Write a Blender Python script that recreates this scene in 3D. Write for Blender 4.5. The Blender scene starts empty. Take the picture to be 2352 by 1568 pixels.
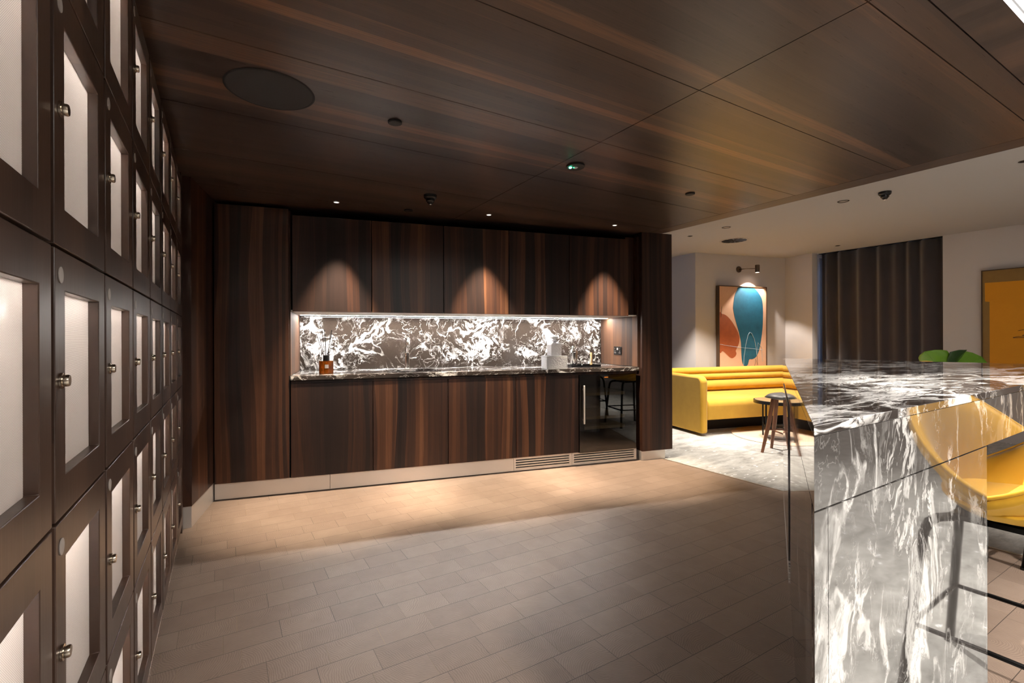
import bpy, bmesh, math, random
from mathutils import Vector, Matrix, noise as mnoise
C = bpy.context
S = C.scene
COL = S.collection
PI = math.pi
random.seed(7)

# ------------------------------------------------------------------ camera, world, exposure
F_PX, W_PX = 1100.0, 2352.0
TH = math.atan(663.0 / F_PX)                     # the view is turned this much to the right of +Y
cd = bpy.data.cameras.new('camera')
cam = bpy.data.objects.new('camera', cd)
COL.objects.link(cam)
cd.sensor_width = 36.0
cd.lens = F_PX / W_PX * 36.0
cd.shift_y = -(784.0 - 777.7) / W_PX
cd.clip_start = 0.02
cam.matrix_world = (Matrix.Translation((0, 0, 1.2)) @ Matrix.Rotation(-TH, 4, 'Z') @ Matrix.Rotation(PI / 2, 4, 'X')
                    @ Matrix.Rotation(math.radians(-0.2), 4, 'Z'))
S.camera = cam
world = bpy.data.worlds.new('sky')
S.world = world
world.use_nodes = True
bg = world.node_tree.nodes['Background']
bg.inputs[0].default_value = (0.30, 0.55, 1.0, 1)
bg.inputs[1].default_value = 1.6
S.view_settings.view_transform = 'Standard'
S.view_settings.look = 'None'
S.view_settings.gamma = 1.0
S.view_settings.exposure = 1.65
S.view_settings.use_curve_mapping = False
S.cycles.use_denoising = True
S.cycles.max_bounces = 10
S.cycles.diffuse_bounces = 5
S.cycles.glossy_bounces = 5
S.cycles.transmission_bounces = 8
S.cycles.transparent_max_bounces = 12
S.cycles.sample_clamp_indirect = 6.0
S.cycles.caustics_reflective = False
S.cycles.caustics_refractive = False

# light levels, all in one place
L_COUNTER_STRIP = 145.0      # emission of the strip under the wall cupboards
L_KITCHEN_SPOT = 190.0       # three small spots in the timber ceiling (W)
L_LOUNGE_SPOT = 95.0       # lounge downlights (W)
L_PICTURE = 30.0            # wall lamp over the painting (W)
L_REAR_PANEL = 3.2          # luminous panel behind the timber ceiling (emission)
L_REAR_SPOT = 95.0         # downlight over the bar stools (W)
L_ROOM_FILL = 170.0              # added fill light behind the viewer, aimed under the timber ceiling (W)
L_LOCKER = 380.0             # strip inside each locker (emission)

# ------------------------------------------------------------------ node helpers
class NT:
    def __init__(s, name):
        s.m = bpy.data.materials.new(name)
        s.m.use_nodes = True
        s.t = s.m.node_tree
        s.t.nodes.clear()
        s.out = s.t.nodes.new('ShaderNodeOutputMaterial')
    def n(s, typ, **kw):
        nd = s.t.nodes.new(typ)
        for k, v in kw.items():
            setattr(nd, k, v)
        return nd
    def put(s, sock, v):
        if isinstance(v, bpy.types.NodeSocket):
            s.t.links.new(v, sock)
        elif v is not None:
            if sock.type == 'RGBA' and hasattr(v, '__len__') and len(v) == 3:
                v = (*v, 1)
            sock.default_value = v
    def math(s, op, a, b=None, c=None, clamp=False):
        nd = s.n('ShaderNodeMath', operation=op, use_clamp=clamp)
        s.put(nd.inputs[0], a); s.put(nd.inputs[1], b)
        if c is not None: s.put(nd.inputs[2], c)
        return nd.outputs[0]
    def vmath(s, op, a, b=None, scale=None):
        nd = s.n('ShaderNodeVectorMath', operation=op)
        s.put(nd.inputs[0], a)
        if b is not None: s.put(nd.inputs[1], b)
        if scale is not None: s.put(nd.inputs['Scale'], scale)
        return nd.outputs['Value'] if op in ('DOT_PRODUCT', 'LENGTH') else nd.outputs[0]
    def pos(s):
        return s.n('ShaderNodeNewGeometry').outputs['Position']
    def obj(s):
        return s.n('ShaderNodeTexCoord').outputs['Object']
    def comb(s, x, y, z=0.0):
        nd = s.n('ShaderNodeCombineXYZ')
        s.put(nd.inputs[0], x); s.put(nd.inputs[1], y); s.put(nd.inputs[2], z)
        return nd.outputs[0]
    def noise(s, v, scale, detail=2, rough=0.5, dist=0.0, col=False):
        nd = s.n('ShaderNodeTexNoise')
        s.put(nd.inputs['Vector'], v)
        nd.inputs['Scale'].default_value = scale
        nd.inputs['Detail'].default_value = detail
        nd.inputs['Roughness'].default_value = rough
        nd.inputs['Distortion'].default_value = dist
        return nd.outputs['Color' if col else 'Fac']
    def white(s, v):
        nd = s.n('ShaderNodeTexWhiteNoise', noise_dimensions='1D')
        s.put(nd.inputs['W'], v)
        return nd.outputs['Value']
    def ramp(s, f, stops, interp='LINEAR'):
        nd = s.n('ShaderNodeValToRGB')
        cr = nd.color_ramp
        cr.interpolation = interp
        while len(cr.elements) < len(stops):
            cr.elements.new(0.5)
        for e, (p, c) in zip(cr.elements, stops):
            e.position = p
            e.color = (*c, 1) if hasattr(c, '__len__') else (c, c, c, 1)
        s.put(nd.inputs[0], f)
        return nd.outputs[0]
    def mix(s, f, a, b, blend='MIX'):
        nd = s.n('ShaderNodeMix', data_type='RGBA', blend_type=blend)
        s.put(nd.inputs[0], f); s.put(nd.inputs[6], a); s.put(nd.inputs[7], b)
        return nd.outputs[2]
    def smooth(s, v, lo, hi, a=0.0, b=1.0):
        nd = s.n('ShaderNodeMapRange', interpolation_type='SMOOTHSTEP')
        s.put(nd.inputs[0], v); s.put(nd.inputs[1], lo); s.put(nd.inputs[2], hi)
        s.put(nd.inputs[3], a); s.put(nd.inputs[4], b)
        return nd.outputs[0]
    def bump(s, h, strength=0.3, dist=0.002):
        nd = s.n('ShaderNodeBump')
        nd.inputs['Strength'].default_value = strength
        nd.inputs['Distance'].default_value = dist
        s.put(nd.inputs['Height'], h)
        return nd.outputs[0]
    def pbr(s, color, rough=0.5, metal=0.0, ior=1.45, normal=None, coat=0.0, sheen=0.0, trans=0.0):
        p = s.n('ShaderNodeBsdfPrincipled')
        s.put(p.inputs['Base Color'], color)
        s.put(p.inputs['Roughness'], rough)
        p.inputs['Metallic'].default_value = metal
        p.inputs['IOR'].default_value = ior
        p.inputs['Coat Weight'].default_value = coat
        p.inputs['Coat Roughness'].default_value = 0.03
        p.inputs['Sheen Weight'].default_value = sheen
        p.inputs['Transmission Weight'].default_value = trans
        if normal is not None: s.put(p.inputs['Normal'], normal)
        return p.outputs[0]
    def done(s, sh):
        s.t.links.new(sh, s.out.inputs[0])
        return s.m

def plain(name, color, rough=0.5, metal=0.0, **kw):
    t = NT(name)
    return t.done(t.pbr(color, rough, metal, **kw))

def emit(name, color, strength):
    t = NT(name)
    e = t.n('ShaderNodeEmission')
    t.put(e.inputs[0], color); e.inputs[1].default_value = strength
    return t.done(e.outputs[0])

def veneer(name, across, along, band, stops, rough=0.35, grain=1.0, slant=1.0, seed=0.0, ior=1.45):
    """smoked timber veneer laid in strips: strips run along one direction, change tone across the other"""
    t = NT(name)
    p = t.pos()
    a = t.vmath('DOT_PRODUCT', p, across)
    l = t.vmath('DOT_PRODUCT', p, along)
    a = t.math('ADD', a, seed)
    wob = t.noise(t.comb(t.math('MULTIPLY', a, 2.2), t.math('MULTIPLY', l, 0.42), seed), 1.0, 1)
    wob = t.math('MULTIPLY', t.math('SUBTRACT', wob, 0.5), slant * 2.2)
    b1 = t.white(t.math('FLOOR', t.math('ADD', t.math('DIVIDE', a, band), wob)))
    b2 = t.white(t.math('ADD', t.math('FLOOR', t.math('ADD', t.math('DIVIDE', a, band * 0.31), t.math('MULTIPLY', wob, 1.7))), 37.3))
    g1 = t.noise(t.comb(t.math('MULTIPLY', a, 130.0), t.math('MULTIPLY', l, 1.6), seed), 1.0, 4, 0.65)
    g2 = t.noise(t.comb(t.math('MULTIPLY', a, 520.0), t.math('MULTIPLY', l, 9.0), seed + 3), 1.0, 2)
    v = t.math('ADD', t.math('MULTIPLY', b1, 0.55), t.math('MULTIPLY', b2, 0.30))
    v = t.math('ADD', v, t.math('MULTIPLY', t.math('SUBTRACT', g1, 0.5), 0.42 * grain))
    v = t.math('ADD', v, t.math('MULTIPLY', t.math('SUBTRACT', g2, 0.5), 0.22 * grain))
    v = t.math('ADD', v, 0.06, clamp=True)
    col = t.ramp(v, stops)
    r = t.math('ADD', t.math('MULTIPLY', g2, 0.12), rough - 0.06)
    return t.done(t.pbr(col, r, ior=ior, normal=t.bump(g2, 0.10, 0.0006)))

def marble(name, rot=(0, 0, 0), stretch=(1, 1, 1), scale=1.0, cover=0.0, dark=(0.030, 0.024, 0.021), rough=0.04, ior=1.5, warp=0.34, off=(0, 0, 0), coat=0.0, black=0.8, soft=0.6, broken=0.0, thread=0.75, pale=(0.86, 0.84, 0.81)):
    """dark brown stone with turbulent white veins and patches"""
    t = NT(name)
    mp = t.n('ShaderNodeMapping')
    t.put(mp.inputs[0], t.pos())
    mp.inputs['Location'].default_value = off
    mp.inputs['Rotation'].default_value = rot
    mp.inputs['Scale'].default_value = [scale * k for k in stretch]
    p = mp.outputs[0]
    w1 = t.vmath('SUBTRACT', t.noise(p, 1.7, 3, 0.55, col=True), (0.5, 0.5, 0.5))
    p1 = t.vmath('ADD', p, t.vmath('SCALE', w1, scale=warp * 2.0))
    w2 = t.vmath('SUBTRACT', t.noise(p1, 8.0, 3, 0.6, col=True), (0.5, 0.5, 0.5))
    p2 = t.vmath('ADD', p1, t.vmath('SCALE', w2, scale=0.10))
    w3 = t.vmath('SUBTRACT', t.noise(p2, 30.0, 2, 0.6, col=True), (0.5, 0.5, 0.5))
    p2 = t.vmath('ADD', p2, t.vmath('SCALE', w3, scale=0.022))
    def ridge(v, sc, det, ro=0.5):
        n = t.noise(v, sc, det, ro)
        return t.math('ABSOLUTE', t.math('SUBTRACT', t.math('MULTIPLY', n, 2.0), 1.0))
    reg = t.math('ADD', t.math('SUBTRACT', t.noise(p1, 1.5, 2, 0.5), 0.5), cover)      # where the stone turns white
    big = t.smooth(t.math('SUBTRACT', ridge(p2, 2.3, 2), t.math('ADD', 0.045, t.math('MULTIPLY', reg, 0.5))), -0.02, 0.05, 1.0, 0.0)
    mid = t.smooth(t.math('SUBTRACT', ridge(p2, 5.5, 3), t.math('ADD', 0.0, t.math('MULTIPLY', reg, 1.0))), -0.03, 0.05, 1.0, 0.0)
    fin = t.smooth(t.math('SUBTRACT', ridge(p2, 13.0, 3), t.math('ADD', 0.0, t.math('MULTIPLY', reg, 0.35))), -0.03, 0.04, 0.75, 0.0)
    wv = t.math('MAXIMUM', big, t.math('MAXIMUM', mid, fin))
    thr = t.smooth(ridge(p1, 7.0, 4, 0.62), 0.0, 0.030, thread, 0.0)                     # fine threads over the dark ground
    thr = t.math('MULTIPLY', thr, t.smooth(t.noise(p, 3.1, 2), 0.38, 0.6))
    brk = t.math('MULTIPLY', t.smooth(t.noise(p2, 15.0, 4, 0.6), 0.49, 0.56), t.smooth(t.noise(p1, 1.9, 2), 0.50 - broken, 0.62 - broken))
    wv = t.math('MAXIMUM', wv, t.math('MAXIMUM', thr, brk))
    speck = t.noise(p2, 60.0, 3, 0.7)
    blk = t.smooth(ridge(p2, 9.0, 5, 0.6), 0.0, 0.07, 1.0, 0.0)     # black threads inside the white
    wv = t.math('MULTIPLY', wv, t.math('SUBTRACT', 1.0, t.math('MULTIPLY', blk, black)))
    wv = t.math('MULTIPLY', wv, t.smooth(speck, 0.34, 0.5, 0.6, 1.0))
    wv = t.math('MULTIPLY', wv, t.smooth(t.noise(p1, 4.0, 3), 0.30, 0.55, soft, 1.0))
    base = t.mix(t.noise(p2, 5.0, 4), dark, [k * 2.0 for k in dark])
    base = t.mix(t.math('MULTIPLY', speck, 0.4), base, [k * 0.4 for k in dark])
    col = t.mix(wv, base, pale)
    return t.done(t.pbr(col, rough, ior=ior, coat=coat))

KA = math.radians(-12.35)                         # the kitchen run is turned by this against the lockers
KU = (math.cos(KA), math.sin(KA), 0.0)
KV = (-math.sin(KA), math.cos(KA), 0.0)

EBONY = [(0.0, (0.011, 0.007, 0.0065)), (0.3, (0.020, 0.0115, 0.0095)), (0.5, (0.040, 0.018, 0.0115)), (0.75, (0.078, 0.033, 0.017)), (1.0, (0.14, 0.066, 0.033))]
CEIL = [(0.0, (0.026, 0.0165, 0.0140)), (0.4, (0.058, 0.037, 0.029)), (0.7, (0.09, 0.052, 0.036)), (1.0, (0.24, 0.112, 0.058))]
M = {}
M['door'] = veneer('kitchen_veneer', KU, (0, 0, 1), 0.085, EBONY, 0.40, slant=1.5, ior=1.32)
M['return'] = veneer('return_veneer', KV, (0, 0, 1), 0.10, EBONY, 0.40, seed=4.0, ior=1.32)
M['return_matt_lit'] = veneer('return_veneer_matt_lit', KV, (0, 0, 1), 0.09, [(0.0, (0.020, 0.012, 0.009)), (0.4, (0.055, 0.027, 0.015)), (0.8, (0.105, 0.048, 0.024)), (1.0, (0.15, 0.07, 0.035))], 0.62, seed=4.0, ior=1.3)  # same wood, matt, with the strip light's brightening painted into lighter tones
M['canopy'] = veneer('ceiling_veneer', (0, 1, 0), (1, 0, 0), 0.17, CEIL, 0.30, 1.3, slant=0.35, seed=1.0)
M['border'] = veneer('border_veneer', (1, 0, 0), (0, 1, 0), 0.2, CEIL, 0.40, 1.2, slant=0.2, seed=2.6)
M['locker'] = veneer('locker_veneer', (0, 1, 0), (0, 0, 1), 0.14, [(0.0, (0.026, 0.015, 0.011)), (0.5, (0.052, 0.029, 0.020)), (1.0, (0.10, 0.054, 0.034))], 0.32, 0.7, seed=6.0)
M['black'] = plain('black_shadow_gap', (0.006, 0.005, 0.005), 0.7)
M['black_metal'] = plain('black_metal', (0.016, 0.015, 0.015), 0.35, 0.6)
M['black_plastic'] = plain('black_plastic', (0.012, 0.011, 0.011), 0.22)
M['brown_disc'] = plain('brown_ceiling_disc', (0.016, 0.013, 0.012), 0.65)
M['steel'] = plain('brushed_steel', (0.66, 0.62, 0.58), 0.38, 0.65)
M['chrome'] = plain('chrome', (0.85, 0.84, 0.82), 0.06, 1.0)
M['nickel'] = plain('nickel', (0.62, 0.54, 0.44), 0.2, 1.0)
M['brass'] = plain('brass', (0.80, 0.55, 0.26), 0.22, 1.0)
M['grey_disc'] = plain('grey_disc', (0.36, 0.32, 0.29), 0.5)
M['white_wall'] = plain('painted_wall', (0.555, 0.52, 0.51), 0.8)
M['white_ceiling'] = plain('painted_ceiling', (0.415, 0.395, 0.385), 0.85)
M['slat'] = plain('dark_wall_board', (0.03, 0.02, 0.016), 0.5)
M['carcass'] = plain('locker_lining', (0.34, 0.32, 0.30), 0.6)
M['lens'] = plain('lamp_lens', (0.75, 0.75, 0.78), 0.2)
M['dark_hole'] = plain('dark_opening', (0.01, 0.009, 0.008), 0.8)
M['trim'] = plain('metal_edge_trim', (0.55, 0.50, 0.42), 0.35, 1.0)
M['strip_light'] = emit('counter_light', (1.0, 0.94, 0.89), L_COUNTER_STRIP)
M['locker_light'] = emit('locker_light', (1.0, 0.96, 0.92), L_LOCKER)
M['panel_light'] = emit('panel_light', (1.0, 0.95, 0.90), L_REAR_PANEL)
M['lamp_on'] = emit('lamp_on', (1.0, 0.9, 0.78), 9.0)
M['spot_on'] = emit('spot_on', (1.0, 0.92, 0.85), 0.9)
M['green_led'] = emit('green_led', (0.05, 1.0, 0.45), 14.0)
M['splash'] = marble('splash_marble', (0, 0, 0), (1, 1, 1), 1.5, -0.10, off=(3.1, 0.4, 2.2), dark=(0.020, 0.015, 0.012), broken=-0.04, pale=(0.60, 0.59, 0.57))
M['worktop'] = marble('worktop_marble', (0, 0, math.radians(12)), (0.7, 1.6, 1.6), 1.3, -0.08, off=(0, 2, 1), rough=0.07, broken=-0.05)
M['isl_top'] = marble('island_top_marble', (0, 0, math.radians(58)), (0.55, 1.5, 1.0), 1.5, -0.03, off=(1.3, 0.2, 0), rough=0.05, ior=1.55)
M['isl_side'] = marble('island_side_marble', (0.2, 0.3, 0.1), (1.5, 1.5, 0.8), 1.4, -0.12, off=(0.4, 1.2, 0.9), rough=0.035, ior=1.8, dark=(0.05, 0.045, 0.042), soft=0.15, black=0.5, broken=0.0, thread=0.2, pale=(0.6, 0.59, 0.57))

# floor of end-grain blocks in rows
def floor_mat():
    t = NT('end_grain_block_floor')
    p = t.pos()
    sx = t.n('ShaderNodeSeparateXYZ'); t.put(sx.inputs[0], p)
    RW, BL = 0.1335, 0.205
    row = t.math('FLOOR', t.math('DIVIDE', sx.outputs[1], RW))
    fr = t.math('FRACT', t.math('DIVIDE', sx.outputs[1], RW))
    xo = t.math('ADD', t.math('DIVIDE', sx.outputs[0], BL), t.math('MULTIPLY', t.white(row), 7.0))
    blk = t.math('FLOOR', xo)
    fx = t.math('FRACT', xo)
    idn = t.math('ADD', t.math('MULTIPLY', row, 17.13), t.math('MULTIPLY', blk, 3.77))
    r1 = t.white(idn)
    r2 = t.white(t.math('ADD', idn, 91.7))
    r3 = t.white(t.math('ADD', idn, 33.1))
    # growth rings round a centre of each block's own
    cx = t.math('MULTIPLY', t.math('SUBTRACT', r1, 0.5), 0.5)
    cy = t.math('MULTIPLY', t.math('SUBTRACT', r2, 0.5), 0.4)
    lx = t.math('SUBTRACT', t.math('MULTIPLY', fx, BL), cx)
    ly = t.math('SUBTRACT', t.math('MULTIPLY', fr, RW), cy)
    wv = t.noise(p, 14.0, 3)
    rad = t.math('ADD', t.vmath('LENGTH', t.comb(lx, ly)), t.math('MULTIPLY', wv, 0.035))
    ring = t.math('ADD', t.math('MULTIPLY', t.math('SINE', t.math('MULTIPLY', rad, 780.0)), 0.5), 0.5)
    saw = t.noise(t.comb(t.math('MULTIPLY', t.math('ADD', sx.outputs[0], t.math('MULTIPLY', sx.outputs[1], 0.6)), 260.0), t.math('MULTIPLY', sx.outputs[1], 22.0)), 1.0, 3)
    v = t.math('ADD', t.math('MULTIPLY', r3, 0.19), t.math('MULTIPLY', ring, 0.28))
    v = t.math('ADD', v, t.math('MULTIPLY', saw, 0.22))
    v = t.math('ADD', v, t.math('ADD', -0.03, t.math('MULTIPLY', t.noise(p, 9.0, 5, 0.65), 0.5)), clamp=True)
    col = t.ramp(v, [(0.15, (0.150, 0.103, 0.077)), (0.5, (0.220, 0.157, 0.120)), (0.8, (0.280, 0.206, 0.160)), (1.0, (0.35, 0.265, 0.21))])
    def edge(f, w):
        return t.math('LESS_THAN', t.math('MINIMUM', f, t.math('SUBTRACT', 1.0, f)), w)
    jr = edge(fr, 0.009)
    jb = edge(fx, 0.005)
    pale = t.math('GREATER_THAN', r2, 0.74)
    jcol = t.mix(pale, (0.030, 0.022, 0.018), (0.30, 0.21, 0.12))
    soft = t.math('GREATER_THAN', r1, 0.35)
    col = t.mix(t.math('MULTIPLY', jb, t.math('ADD', 0.35, t.math('MULTIPLY', soft, 0.5))), col, jcol)
    col = t.mix(t.math('MULTIPLY', jr, 0.85), col, (0.030, 0.022, 0.018))
    h = t.math('SUBTRACT', t.math('MULTIPLY', t.math('ADD', ring, saw), 0.2), t.math('MAXIMUM', jr, jb))
    return t.done(t.pbr(col, t.math('ADD', 0.36, t.math('MULTIPLY', saw, 0.18)), normal=t.bump(h, 0.25, 0.0012)))
M['floor'] = floor_mat()

def carpet_mat():
    t = NT('grey_carpet')
    p = t.pos()
    q = t.n('ShaderNodeMapping'); t.put(q.inputs[0], p)
    q.inputs['Rotation'].default_value = (0, 0, 0.5); q.inputs['Scale'].default_value = (1.0, 2.6, 1)
    a = t.noise(q.outputs[0], 5.0, 5, 0.65, 0.4)
    b = t.noise(q.outputs[0], 26.0, 3, 0.6)
    f = t.noise(p, 260.0, 2)
    v = t.math('ADD', t.math('MULTIPLY', a, 0.7), t.math('ADD', t.math('MULTIPLY', b, 0.22), t.math('MULTIPLY', f, 0.14)))
    col = t.ramp(v, [(0.34, (0.20, 0.195, 0.18)), (0.5, (0.36, 0.35, 0.33)), (0.66, (0.50, 0.49, 0.465)), (0.8, (0.62, 0.61, 0.59))])
    vo = t.n('ShaderNodeTexVoronoi'); t.put(vo.inputs['Vector'], q.outputs[0]); vo.inputs['Scale'].default_value = 7.0
    fl = t.math('MULTIPLY', t.math('LESS_THAN', vo.outputs['Distance'], 0.17), t.math('GREATER_THAN', b, 0.52))
    col = t.mix(fl, col, (0.85, 0.85, 0.86))
    return t.done(t.pbr(col, 0.95, sheen=0.2, normal=t.bump(f, 0.4, 0.004)))
M['carpet'] = carpet_mat()

def rug_mat():
    t = NT('patched_rug')
    p = t.obj()
    vo = t.n('ShaderNodeTexVoronoi'); t.put(vo.inputs['Vector'], t.vmath('ADD', p, (0.31, 0.17, 0)))
    vo.inputs['Scale'].default_value = 2.1
    sp = t.n('ShaderNodeSeparateColor'); t.put(sp.inputs[0], vo.outputs['Color'])
    col = t.ramp(sp.outputs[0], [(0.0, (0.62, 0.46, 0.33)), (0.45, (0.70, 0.55, 0.42)), (0.55, (0.26, 0.22, 0.21)), (1.0, (0.33, 0.28, 0.27))], 'CONSTANT')
    f = t.noise(p, 200.0, 2)
    col = t.mix(t.math('MULTIPLY', f, 0.35), col, (0.45, 0.36, 0.28))
    return t.done(t.pbr(col, 0.95, normal=t.bump(f, 0.4, 0.003)))
M['rug'] = rug_mat()

def fabric(name, c0, c1, scale=60.0, rough=0.8, sheen=0.5, bs=0.25):
    t = NT(name)
    p = t.obj()
    n = t.noise(p, 7.0, 4, 0.6)
    w = t.noise(p, scale * 6, 2)
    col = t.mix(t.math('ADD', t.math('MULTIPLY', n, 0.7), t.math('MULTIPLY', w, 0.3)), c0, c1)
    return t.done(t.pbr(col, rough, sheen=sheen, normal=t.bump(w, bs, 0.001)))
M['velvet'] = fabric('mustard_velvet', (0.50, 0.26, 0.010), (0.72, 0.41, 0.03), sheen=0.25)
M['wool'] = fabric('mustard_wool', (0.56, 0.29, 0.012), (0.72, 0.39, 0.022), 150, 0.9, 0.2, 0.5)
M['curtain'] = fabric('charcoal_curtain', (0.050, 0.038, 0.038), (0.075, 0.058, 0.058), 100, 0.9, 0.4)
M['leather'] = plain('grey_leather', (0.075, 0.072, 0.07), 0.45)
M['walnut'] = veneer('walnut_leg', (1, 0, 0), (0, 0, 1), 0.05, [(0, (0.16, 0.065, 0.035)), (1, (0.30, 0.13, 0.07))], 0.4)
M['sofa_base'] = plain('sofa_plinth', (0.012, 0.010, 0.010), 0.7)

def mesh_panel_mat():
    """fine woven metal mesh: bright wires over small holes, lets the locker's light through"""
    t = NT('woven_metal_mesh')
    sx = t.n('ShaderNodeSeparateXYZ'); t.put(sx.inputs[0], t.obj())
    k = 2 * PI / 0.0034
    rowi = t.math('FLOOR', t.math('DIVIDE', sx.outputs[2], 0.0017))
    sy = t.math('SINE', t.math('ADD', t.math('MULTIPLY', sx.outputs[1], k), t.math('MULTIPLY', rowi, PI)))
    sz = t.math('SINE', t.math('MULTIPLY', sx.outputs[2], k * 2))
    h = t.math('ADD', t.math('MULTIPLY', sy, 0.5), t.math('MULTIPLY', sz, 0.5))
    f = t.smooth(h, -0.7, 0.5)
    col = t.mix(f, (0.34, 0.30, 0.28), (0.80, 0.77, 0.74))
    d = t.n('ShaderNodeBsdfDiffuse'); t.put(d.inputs[0], col)
    tr = t.n('ShaderNodeBsdfTranslucent'); t.put(tr.inputs[0], col)
    gl = t.n('ShaderNodeBsdfGlossy'); t.put(gl.inputs[0], (0.85, 0.8, 0.76)); gl.inputs['Roughness'].default_value = 0.16
    a = t.n('ShaderNodeMixShader'); a.inputs[0].default_value = 0.55
    t.put(a.inputs[1], d.outputs[0]); t.put(a.inputs[2], tr.outputs[0])
    b = t.n('ShaderNodeMixShader'); b.inputs[0].default_value = 0.16
    t.put(b.inputs[1], a.outputs[0]); t.put(b.inputs[2], gl.outputs[0])
    return t.done(b.outputs[0])
M['mesh'] = mesh_panel_mat()

def pane_mat(name, tint, refl_ior=1.5, add=0.0):
    t = NT(name)
    tr = t.n('ShaderNodeBsdfTransparent'); t.put(tr.inputs[0], tint)
    gl = t.n('ShaderNodeBsdfGlossy'); gl.inputs['Roughness'].default_value = 0.0
    fr = t.n('ShaderNodeFresnel'); fr.inputs['IOR'].default_value = refl_ior
    mx = t.n('ShaderNodeMixShader')
    t.put(mx.inputs[0], t.math('ADD', fr.outputs[0], add, clamp=True)); t.put(mx.inputs[1], tr.outputs[0]); t.put(mx.inputs[2], gl.outputs[0])
    return t.done(mx.outputs[0])
M['fridge_glass'] = pane_mat('smoked_fridge_glass', (0.55, 0.53, 0.50), 1.6, 0.03)
M['window_glass'] = pane_mat('window_glass', (0.95, 0.97, 1.0), 1.45)
M['dark_glass'] = plain('dark_mirror_glass', (0.25, 0.24, 0.23), 0.02, ior=2.4)
M['shelf_wood'] = plain('beech_shelf', (0.50, 0.36, 0.18), 0.5)
def crystal_mat():
    t = NT('cut_crystal')
    n = t.noise(t.obj(), 70.0, 3)
    return t.done(t.pbr((0.97, 0.98, 1.0), 0.10, trans=0.6, ior=1.5, normal=t.bump(n, 1.0, 0.008)))
M['crystal'] = crystal_mat()
M['amber'] = plain('amber_glass', (0.42, 0.10, 0.006), 0.03, trans=0.75, ior=1.35)
M['paper'] = plain('paper_label', (0.75, 0.70, 0.64), 0.6)
M['leaf'] = None
def leaf_mat(name, c0, c1):
    t = NT(name)
    n = t.noise(t.obj(), 9.0, 3)
    col = t.mix(n, c0, c1)
    return t.done(t.pbr(col, 0.38))
M['leaf'] = leaf_mat('bright_leaf', (0.10, 0.24, 0.015), (0.17, 0.34, 0.03))
M['leaf_dark'] = leaf_mat('dark_leaf', (0.010, 0.035, 0.008), (0.03, 0.075, 0.012))
def canvas_mat(name, c0, c1, sc=12.0):
    t = NT(name)
    n = t.noise(t.pos(), sc, 5, 0.7)
    f = t.noise(t.pos(), 90.0, 3, 0.7)
    col = t.mix(t.math('ADD', t.math('MULTIPLY', n, 0.65), t.math('MULTIPLY', f, 0.35)), c0, c1)
    return t.done(t.pbr(col, 0.7))
M['pk'] = canvas_mat('canvas_peach', (0.60, 0.34, 0.22), (0.74, 0.46, 0.31))
M['bl'] = canvas_mat('canvas_petrol', (0.006, 0.045, 0.085), (0.015, 0.16, 0.26))
M['or'] = canvas_mat('canvas_rust', (0.20, 0.045, 0.014), (0.50, 0.12, 0.03))
M['pale_line'] = plain('chalk_line', (0.45, 0.6, 0.72), 0.7)
M['dark_line'] = plain('ink_line', (0.06, 0.03, 0.02), 0.7)
M['ye'] = canvas_mat('canvas_amber', (0.62, 0.24, 0.004), (0.72, 0.31, 0.008))
M['oc'] = canvas_mat('canvas_ochre', (0.22, 0.12, 0.03), (0.30, 0.18, 0.05), 20)
M['frame_wood'] = plain('thin_dark_frame', (0.075, 0.042, 0.022), 0.4)

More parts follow.
